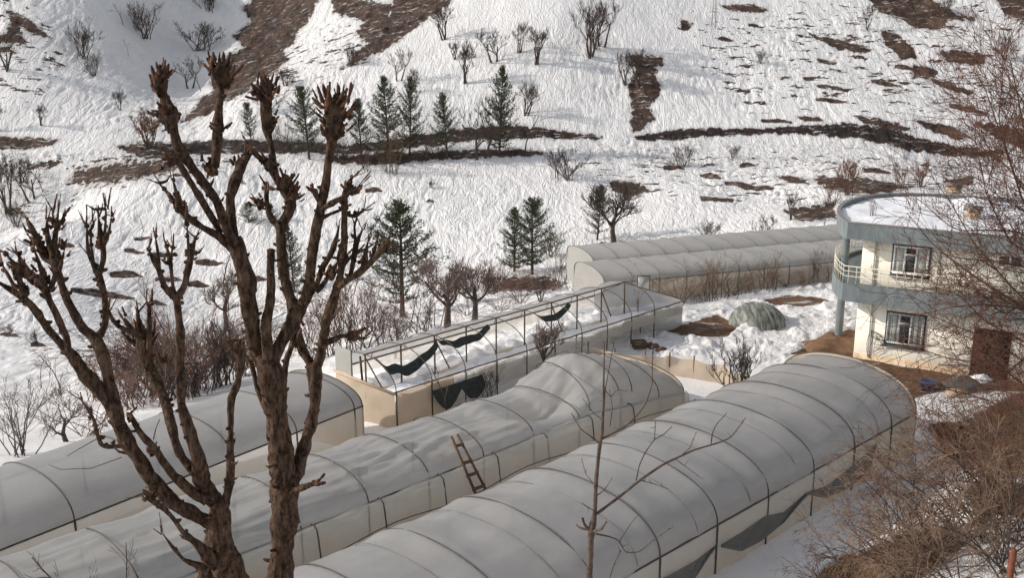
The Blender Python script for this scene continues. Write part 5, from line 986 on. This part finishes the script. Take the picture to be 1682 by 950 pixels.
PLANTS = [
 # conifers
 ('pine', 661, 520, 182, 'big dark pine tree standing alone behind the ruined greenhouse', None, 1.15), ('pine', 845, 448, 100, 'left pine of the close pair above the red scrub', 'pair of pines on the lower slope', 1.1), ('pine', 874, 453, 120, 'taller right pine of the close pair above the red scrub', 'pair of pines on the lower slope', 1.1),
 ('pine', 981, 395, 88, 'bushy pine beside the big dark bare tree above the far tunnels', None, 1.0), ('pine', 484, 480, 105, 'pine seen between the limbs of the tallest pollarded tree', None, .8),
 ('pine', 508, 262, 112, 'pine by the road just left of the pollard head', 'pines along the hillside road', .9), ('pine', 594, 258, 88, 'small pine by the road right beside the tallest pollard head', 'pines along the hillside road', .9), ('pine', 640, 268, 130, 'tallest roadside pine, above a clump of brown stems', 'pines along the hillside road', .85), ('pine', 673, 256, 120, 'narrow roadside pine just right of the tallest one', 'pines along the hillside road', .7),
 ('pine', 735, 262, 100, 'lone small roadside pine between bare trees, right of the narrow one', 'pines along the hillside road', .85), ('pine', 820, 255, 132, 'rightmost roadside pine with thin top', 'pines along the hillside road', .8), ('pine', 413, 235, 60, 'dim pine behind the pollard limbs at the dark road bank', 'pines along the hillside road', .9),
 ('pinebush', 408, 366, 32, 'round green pine bush on the open snow left of the central pollard limb', None, 1.2), ('pinebush', 447, 362, 26, 'smaller green bush partly hidden behind the pollard limb', None, 1.2),
 # upper slope bare trees
 ('orchard', 728, 64, 66, 'bare tree at the brown gully edge near the top of the slope', 'bare trees on the snow slope'), ('orchard', 655, 135, 56, 'bare tree with fan crown, leftmost on the sunlit middle slope', 'bare trees on the snow slope'), ('orchard', 682, 152, 40, 'thin leaning bare tree above the pines', 'bare trees on the snow slope'),
 ('orchard', 766, 138, 68, 'twin-stemmed bare tree in the middle of the sunlit slope', 'bare trees on the snow slope'), ('orchard', 748, 98, 34, 'small pale bare tree just above the twin-stemmed one', 'bare trees on the snow slope'), ('orchard', 812, 104, 54, 'wide low bare tree on a dark soil patch, mid slope', 'bare trees on the snow slope', 1.2), ('orchard', 853, 86, 50, 'pale bare tree with forked trunk near the top centre', 'bare trees on the snow slope'), ('orchard', 882, 106, 58, 'bare tree with crooked right trunk, just below the forked one', 'bare trees on the snow slope', 1.2),
 ('orchard', 966, 95, 105, 'tallest bare tree on the upper slope, top reaching the edge of view', 'bare trees on the snow slope', .8), ('orchard', 988, 78, 76, 'second tall bare tree of the clump at the top centre', 'bare trees on the snow slope', .9), ('shrub', 977, 80, 36, 'low scrub at the foot of the tall bare clump', None),
 ('orchard', 1028, 140, 56, 'bare tree left of the vertical brown soil streak', 'bare trees on the snow slope'), ('orchard', 1046, 146, 60, 'dense bare tree on the vertical brown soil streak', 'bare trees on the snow slope', 1.2), ('orchard', 865, 193, 64, 'Y-shaped bare tree on open snow above the road', 'bare trees on the snow slope'),
 ('orchard', 789, 262, 100, 'bare roadside tree with spreading stems between two pines', None, .9), ('sparse', 862, 250, 60, 'thin bare roadside tree right of the last pine', None), ('brown', 640, 285, 84, 'clump of brown upright stems below the tallest roadside pine', None, .8), ('brown', 600, 280, 50, 'low brown brush below the road, left of the stem clump', None, 1),
 ('shrub', 925, 296, 52, 'dark spreading shrub below the road in the centre', None, 1.3), ('sparse', 742, 320, 44, 'pale thin tree alone on the lower slope', None), ('shrub', 708, 308, 16, 'tiny dark tuft left of the pale thin tree', None, 1.4), ('shrub', 1124, 276, 44, 'dark shrub below the road at a rocky notch', None, 1.2),
 ('big', 1006, 408, 108, 'big dark bare tree with thick crooked limbs above the far tunnels', None, 1.15),
 ('shrub', 235, 62, 58, 'bare bush at the top of the shaded left hill', None), ('sparse', 203, 42, 34, 'small stick-like tree on the shaded hill, left of the top bush', None), ('shrub', 132, 96, 66, 'large grey bush on the left hill', None, 1), ('shrub', 157, 124, 44, 'smaller bush touching the large grey bush', None, .9), ('shrub', 332, 82, 46, 'round bush at the left rim of the brown gully', None, 1.4), ('shrub', 345, 20, 50, 'dark bush at the very top of the gully rim', None, 1.2),
 ('orchard', 10, 118, 66, 'bare tree at the left edge of the upper hill', None), ('orchard', 69, 208, 36, 'small bare tree low on the left hill', None), ('orchard', 199, 182, 38, 'small double tree in the hill shade', None), ('sparse', 211, 92, 28, 'single dark twig-like tree in the hill shade', None), ('orchard', 312, 146, 52, 'bare tree beside the gully, left of the pollard top', None), ('sparse', 330, 150, 34, 'thin tree at the gully edge behind the pollard top', None),
 ('shrub', 28, 372, 50, 'low dark scrub at the bottom of the shaded hollow', 'bare trees in the shaded hollow'), ('orchard', 36, 300, 44, 'topmost small tree of the shaded hollow at the left', 'bare trees in the shaded hollow'), ('shrub', 1205, 262, 22, 'little dark bush just below the long road cut', None), ('sparse', 1620, 120, 34, 'thin sapling among the dark patches on the far right slope', None),
 ('leafy', 246, 244, 62, 'reddish bush with dry leaves where the track meets the dark bank', None, 1.2), ('orchard', -4, 214, 46, 'bare tree cut by the left edge above the track', None), ('orchard', 14, 350, 110, 'bare tree in the shaded hollow at the left edge', 'bare trees in the shaded hollow', .8), ('orchard', 52, 330, 70, 'smaller bare tree in the shaded hollow', 'bare trees in the shaded hollow'), ('sparse', 71, 318, 40, 'thin sapling at the rim of the shaded hollow', 'bare trees in the shaded hollow'),
 ('shrub', 575, 108, 40, 'shadowed bush in the fork of the gullies', None, 1.3), ('shrub', 470, 140, 34, 'shadowed bush under the brown gully face', None, 1.4), ('shrub', 440, 185, 40, 'bush beside the road bank behind the pollard stems', None, 1.3), ('whips', 465, 250, 60, 'grey brush on the road bank between the pollard limbs', None), ('whips', 555, 262, 44, 'grey brush on the lower road bank near the pollard head', None, 1.5), ('whips', 700, 262, 40, 'low brush on the road bank between the narrow and the lone pine', None, 1.6),
 ('orchard', 1424, 50, 42, 'dense little bare tree on the upper right slope', None), ('shrub', 1250, 104, 26, 'tiny bush in the middle of the right slope', None), ('shrub', 1552, 22, 34, 'bush at the top edge of the right slope', None, 1.3), ('shrub', 1650, 98, 40, 'bush among the dark patches at the upper right', None),
 ('brown', 1362, 340, 62, 'brown bush left of the rust-coloured bush above the house roof', None), ('leafy', 1392, 322, 62, 'rust-coloured leafy bush above the house roof', None, .8), ('brown', 1480, 308, 48, 'brown brush above the far side of the roof', None, 1.3), ('leafy', 1512, 308, 42, 'tan bush above the roof, right of the brown brush', None), ('orchard', 1300, 362, 44, 'small bare tree at the dark bank left of the house', None),
 ('orchard', 1160, 402, 46, 'bare tree just behind the far tunnels, left one', None, 1.2), ('sparse', 1185, 402, 50, 'thin bare tree just behind the far tunnels', None), ('orchard', 1250, 396, 44, 'bare tree on the bright bank behind the far tunnels', None, 1.2), ('sparse', 1352, 378, 40, 'thin leaning tree at the right end of the bright bank', None),
 # lower slope orchard
 ('sparse', 238, 490, 46, 'small orchard tree between two dark furrows', None), ('sparse', 282, 400, 34, 'faint little tree above the furrows', 'faint saplings above the furrows'), ('sparse', 306, 392, 30, 'faint little tree above the furrows', 'faint saplings above the furrows'), ('sparse', 236, 382, 30, 'faint little tree above the furrows', 'faint saplings above the furrows'), ('sparse', 120, 390, 34, 'thin sapling behind the left pollard heads', None), ('tree', 372, 545, 100, 'bare tree with crooked trunk left of the tallest pollard', None), ('sparse', 366, 470, 60, 'pale orchard sapling left of the tallest pollard trunk', None),
 ('shrub', 60, 568, 30, 'low brown tuft on the lower left snow', None), ('shrub', 15, 550, 22, 'low dark tuft at the left edge of the lower snow', None, 1.5),
 # valley and near shrubs
 ('whips', 36, 748, 150, 'tall shrub with many straight grey stems at the left tunnel, left edge', None), ('tree', 110, 728, 100, 'bare tree with arching branches behind the left tunnel', None, 1.2), ('red', 150, 715, 90, 'reddish thicket behind the left tunnel', None), ('red', 185, 700, 100, 'reddish thicket right behind the leaning pollard limbs', None), ('sparse', 68, 640, 60, 'slender tree in the hollow left of the leaning pollard', None), ('sparse', 100, 640, 60, 'pale slender tree near the leaning pollard limb', None),
]
for e in PLANTS: plant(e[0], e[1], e[2], e[3], e[4], e[5], e[6] if len(e) > 6 else 1.0)
TH_L = 'bare shrub in the tangled thicket along the valley floor behind the left tunnel'
for k, (x, y, h_) in enumerate([(215, 655, 120), (240, 640, 130), (262, 650, 140), (285, 640, 120), (305, 635, 150), (325, 640, 140), (345, 625, 130), (362, 635, 120), (385, 625, 110), (405, 620, 90), (230, 600, 80), (270, 590, 80), (310, 585, 80), (350, 585, 80), (330, 610, 100), (250, 615, 90), (378, 600, 90), (420, 600, 80), (225, 670, 110), (252, 662, 120), (275, 660, 110), (298, 655, 120), (318, 655, 100), (338, 648, 110), (290, 615, 100), (245, 580, 70), (205, 620, 80), (362, 600, 90), (398, 595, 80), (120, 650, 60), (160, 660, 80), (195, 640, 90)]):
    plant(('whips', 'brown', 'shrub', 'whips', 'red')[k % 5], x, y, h_*(.85+.25*math.sin(k*1.9)), TH_L, 'thicket shrubs behind the left tunnel', 1.1)
for k, (x, y, h_) in enumerate([(520, 590, 90), (545, 585, 110), (572, 580, 130), (600, 575, 110), (625, 570, 90), (498, 570, 120), (590, 560, 100), (560, 545, 120), (612, 545, 100)]):
    plant(('red', 'brown', 'whips')[k % 3], x, y, h_, 'bare reddish shrub in the thicket right of the tallest pollard trunk', 'thicket shrubs behind the ruined greenhouse', .8)
for e in [('tree', 738, 545, 130, 'bare tree with upswept purple-grey twigs behind the ruined greenhouse', 1), ('tree', 782, 535, 118, 'dense bare tree just behind the ridge of the ruined greenhouse', 1.1), ('tree', 650, 590, 90, 'bare tree left of the big pine, behind the ruined greenhouse', 1), ('whips', 700, 545, 90, 'grey shrub right of the big pine', 1.2),
          ('red', 820, 512, 60, 'red-twigged shrub beyond the middle of the ruined greenhouse', 1), ('red', 852, 498, 60, 'red-twigged shrub right below the pair of pines', 1), ('red', 884, 486, 56, 'orange-red shrub left of the brown bush', 1), ('brown', 916, 470, 70, 'dense brown bush left of the far tunnels', .7), ('whips', 945, 478, 50, 'grey brush at the near corner of the far tunnels', 1), ('shrub', 905, 420, 46, 'small shrub right of the pair of pines', 1), ('orchard', 890, 500, 50, 'small bare tree leaning over the ridge of the ruined greenhouse', 1.2), ('whips', 660, 560, 60, 'grey brush at the foot of the big pine', 1.6), ('brown', 800, 480, 60, 'brown brush at the left foot of the pair of pines', 1.4), ('red', 765, 520, 50, 'red brush between the two bare trees behind the ruined greenhouse', 1.2)]:
    plant(e[0], e[1], e[2], e[3], e[4], None, e[5])
for k, (x, h_) in enumerate([(1085, 60), (1115, 68), (1145, 78), (1175, 84), (1205, 80), (1232, 68), (1262, 60), (1290, 56), (1318, 58), (1345, 60), (1368, 55)]):
    y = 508-(x-1085)*.17; plant('archtan' if k % 3 == 1 else 'tan', x, y, h_*(.8+.3*math.sin(k*2.3)), 'tan leafless shrub in the row before the front far tunnel', 'shrub row before the far tunnels', 1.1)
# sparse bushes among the greenhouses
plant('sparse', 1198, 640, 95, 'thin bare bush beside the windbreak, left stem group', None, at=P(1198, 640, 0)); plant('shrub', 1222, 655, 110, 'bare bush between windbreak and largest tunnel', None, .9, at=P(1222, 655, 0))
plant('tree', 890, 612, 95, 'small dark bare tree between ruined greenhouse and middle tunnel', None, .9, at=P(890, 625, 0)); plant('shrub', 806, 640, 60, 'twiggy bush beside the torn dark net', None, 1, at=P(806, 655, 0)); plant('sparse', 700, 670, 80, 'bare whip of a tree against the stained gable', None, at=P(735, 690, 0))
plant('sparse', 1048, 540, 80, 'thin bare tree in front of the door panel', None, at=P(1052, 548, 0)); plant('arch', 1030, 480, 45, 'brown bush left of the door panel', None, at=P(1028, 500, -.5))
# near right: tangle on the bank
NB = [(1480, 900, 190, 'arch'), (1540, 930, 230, 'arch'), (1600, 900, 260, 'archtan'), (1650, 880, 260, 'arch'), (1440, 930, 170, 'arch'), (1395, 950, 130, 'arch'), (1580, 980, 260, 'archtan'), (1500, 985, 230, 'archtan'), (1660, 960, 300, 'archtan'), (1700, 900, 300, 'arch'), (1420, 985, 160, 'archtan'), (1530, 850, 150, 'arch'), (1620, 800, 170, 'arch'), (1670, 760, 150, 'arch'), (1590, 740, 80, 'arch'), (1640, 720, 90, 'arch'), (1690, 700, 100, 'arch'), (1560, 800, 120, 'archtan'), (1455, 860, 120, 'arch'), (1500, 800, 120, 'arch'), (1550, 770, 110, 'arch'), (1610, 860, 200, 'arch'), (1640, 930, 240, 'archtan'), (1570, 890, 200, 'arch'), (1480, 950, 200, 'arch'), (1350, 965, 120, 'archtan'), (1515, 905, 190, 'archtan'), (1675, 820, 200, 'arch'), (1585, 690, 70, 'arch'), (1655, 675, 80, 'arch')]
for k, (x, y, h_, kd) in enumerate(NB):
    b = ground(x, min(y, 1000), 12, 60); plant(kd, x, y, h_*.88, 'leafless bramble shrub in the tangle on the near right bank', 'bramble tangle on the right bank', .85, at=b)
for x, y, h_, lab in ((118, 955, 120, 'thin dead stalk cluster at the bottom left, leftmost'), (160, 960, 90, 'thin dead stalk cluster at the bottom left, middle'), (205, 965, 110, 'thin dead stalk cluster left of the leaning pollard trunk')):
    plant('sparse', x, y, h_, lab, None, .8, at=PD(x, 1010, 16))
# big reddish tree just beyond the right edge, branches reaching in
rg = np.random.default_rng(31); D = 15.0; out = []
bp_ = PD(1790, 1000, D); zb = hz(bp_[0], bp_[1]); loc = np.array([bp_[0], bp_[1], zb]); rX = thing('spreading_tree', loc, 'reddish leafless tree at the right edge, its fine branches crossing the house', 'tree')
LIM = [[(1790, 1100, 40), (1775, 900, 34), (1760, 700, 30), (1735, 520, 20)], [(1760, 640, 16), (1700, 515, 11), (1640, 480, 8), (1580, 440, 6), (1530, 400, 4), (1490, 350, 2)], [(1755, 580, 14), (1720, 520, 10), (1670, 505, 8), (1610, 500, 6), (1560, 505, 3.5), (1500, 520, 2)],
 [(1750, 520, 14), (1725, 420, 10), (1700, 300, 7), (1680, 200, 5), (1660, 100, 3)], [(1735, 500, 9), (1690, 440, 8), (1640, 430, 5), (1580, 425, 3.5), (1520, 410, 2)], [(1730, 470, 9), (1680, 380, 6.5), (1620, 378, 5), (1570, 380, 3.5), (1500, 320, 2.2), (1460, 300, 1.5)],
 [(1740, 560, 9), (1690, 600, 6), (1630, 560, 5), (1580, 540, 3.5), (1520, 515, 2.5), (1470, 460, 1.5)], [(1745, 650, 9), (1690, 640, 6), (1640, 600, 5), (1560, 590, 3.5), (1500, 570, 2), (1440, 575, 1.4)], [(1715, 400, 8), (1680, 330, 6), (1650, 240, 5), (1620, 150, 3), (1600, 110, 1.6)],
 [(1705, 330, 7), (1660, 280, 5), (1620, 240, 3.5), (1590, 190, 2), (1560, 150, 1.4)], [(1700, 300, 6), (1680, 240, 5), (1690, 150, 3), (1700, 90, 2)], [(1730, 540, 8), (1660, 470, 6), (1600, 400, 4.5), (1560, 330, 3), (1530, 290, 1.8)], [(1740, 600, 8), (1680, 560, 6), (1620, 530, 4.5), (1570, 480, 3), (1490, 470, 2), (1430, 500, 1.3)],
 [(1760, 420, 9), (1720, 350, 7), (1670, 300, 5), (1640, 200, 3), (1650, 90, 2)], [(1760, 480, 9), (1720, 430, 7), (1660, 400, 5), (1620, 320, 3.5), (1600, 220, 2)], [(1750, 300, 7), (1700, 200, 5), (1670, 150, 3), (1640, 100, 2)], [(1740, 340, 7), (1690, 350, 5), (1650, 330, 3), (1600, 290, 2)],
 [(1745, 500, 8), (1700, 480, 6), (1650, 520, 5), (1600, 470, 3), (1570, 440, 2)], [(1740, 620, 8), (1690, 580, 6), (1650, 620, 4), (1590, 600, 3), (1540, 600, 2)], [(1740, 720, 9), (1690, 700, 6), (1630, 660, 4.5), (1560, 640, 3), (1480, 650, 1.8)]]
for k, s in enumerate(LIM):
    Pn, R = limb(s, D, 0 if k == 0 else rg.uniform(-1.5, 1.5), .2, k); R = R*(1 if k == 0 else .62)
    if k == 0: Pn = np.vstack([[loc[0], loc[1], zb-.2], Pn[1:]]);
    Q, r, ss_ = dense(Pn, R, .08); lb = MB().tubes(Q, r, 8 if k == 0 else 6)
    if k == 0: lb.build('trunk', M['twig_brown'], rX, loc=loc)
    if k:
        out = []
        for q in range(len(Q)):
            if rg.random() < (.13 if Q[q][0]/Q[q][1] < .425 else .42 if Q[q][0]/Q[q][1] < .455 else 1):
                tdir = unit(Q[min(q+1, len(Q)-1)]-Q[max(q-1, 0)]); o = rg.normal(size=3); o = unit(o-tdir*(o@tdir)); grow(rg, Q[q], unit(tdir*.75+o*.7), rg.uniform(.35, 1.05), max(r[q]*.4, .006), 2, out, up=.03, nch=(2, 4), ang=.65, ratio=(.4, .7), wob=.16, rmin=.0032)
        mb = MB(); mb.tubes(np.array([o[0] for o in out]), np.array([o[1] for o in out]), 3); build_multi('limb', [(lb, M['twig_brown']), (mb, M['twig_brown' if k % 3 else 'twig_red'])], rX, loc)
# dry ground cover on the bare bank at the right (stuff): grass blades
rg = np.random.default_rng(5); mb = MB(); C = []
polys = [BP[-4][0], BP[-3][0], BP[-2][0]]
tries = 0
while len(C) < 9000 and tries < 60000:
    tries += 1; px, py = rg.uniform(1330, 1700), rg.uniform(640, 960); i_ = int(np.clip(px, 0, 5000))
    ok = False
    for pl in polys:
        ins = False
        for q in range(len(pl)):
            (ax, ay), (bx, by) = pl[q], pl[(q+1) % len(pl)]
            if (ay > py) != (by > py) and px < (bx-ax)*(py-ay)/(by-ay)+ax: ins = not ins
        ok = ok or ins
    if ok: C.append((px, py))
pts = []
for px, py in C[:9000]:
    r = ray(px, py); lo, hi = 14.0, 50.0
    for _ in range(14):
        m_ = (lo+hi)/2; q = np.array([0, 0, H])+r*(m_/r[1])
        if q[2] > hz(q[0], q[1]): lo = m_
        else: hi = m_
    q = np.array([0, 0, H])+r*(hi/r[1]); pts.append(q)
pts = np.array(pts); n = len(pts); d = rg.normal(0, .6, (n, 3)); d[:, 2] = rg.uniform(.2, 1, n); d /= np.linalg.norm(d, axis=1, keepdims=True); L_ = rg.uniform(.12, .4, (n, 1))
mb.tubes(np.stack([pts, pts+d*L_*.6, pts+d*L_+np.array([0, 0, -.06])], 1), np.broadcast_to([.009, .007, .003], (n, 3)), 3); o = mb.build('dry_grass', M['dryweed']); props(o, 'matted rust-brown dry grass on the bare patches of the near right bank', 'dry grass', None, 'stuff')
for lst in PR.values():      # prototypes never placed
    for pr in lst:
        if pr.name not in used:
            for ch in list(pr.children): bpy.data.objects.remove(ch)
            bpy.data.objects.remove(pr)
#@@LIGHT
# ------------------------------------------------------------ light, sky, camera
el = math.radians(28); sx, sy = -.998, .03
v = Vector((sx*math.cos(el), sy*math.cos(el), math.sin(el))).normalized()
sun = bpy.data.objects.new('sun', bpy.data.lights.new('sun', 'SUN')); COL.objects.link(sun); sun.data.energy = 2.7; sun.data.angle = math.radians(.53); sun.data.color = (1, .925, .83)
sun.rotation_euler = v.to_track_quat('Z', 'Y').to_euler(); sun.location = (0, 0, 60)
w = bpy.data.worlds.new('World'); S.world = w; w.use_nodes = True; nt = w.node_tree
sk = nt.nodes.new('ShaderNodeTexSky'); sk.sky_type = 'NISHITA'; sk.sun_disc = False; sk.sun_elevation = el; sk.sun_rotation = math.atan2(v.x, v.y); sk.altitude = 1200
bg = nt.nodes['Background']; bg.inputs['Strength'].default_value = .15
sk.dust_density = 3; hs = nt.nodes.new('ShaderNodeHueSaturation'); hs.inputs['Saturation'].default_value = .3; nt.links.new(sk.outputs[0], hs.inputs['Color']); nt.links.new(hs.outputs[0], bg.inputs[0])   # saturation cut so the sky fill light is neutral, less blue
cam = bpy.data.objects.new('camera', bpy.data.cameras.new('camera')); COL.objects.link(cam); S.camera = cam
cam.location = (0, 0, H); cam.rotation_euler = (math.pi/2-TH, 0, 0); cam.data.sensor_width = 36; cam.data.lens = F/1682*36; cam.data.clip_end = 2000; cam.data.clip_start = .1
S.view_settings.view_transform = 'Standard'; S.view_settings.look = 'None'; S.view_settings.gamma = 1; S.view_settings.exposure = .4
S.cycles.max_bounces = 6; S.cycles.transparent_max_bounces = 8
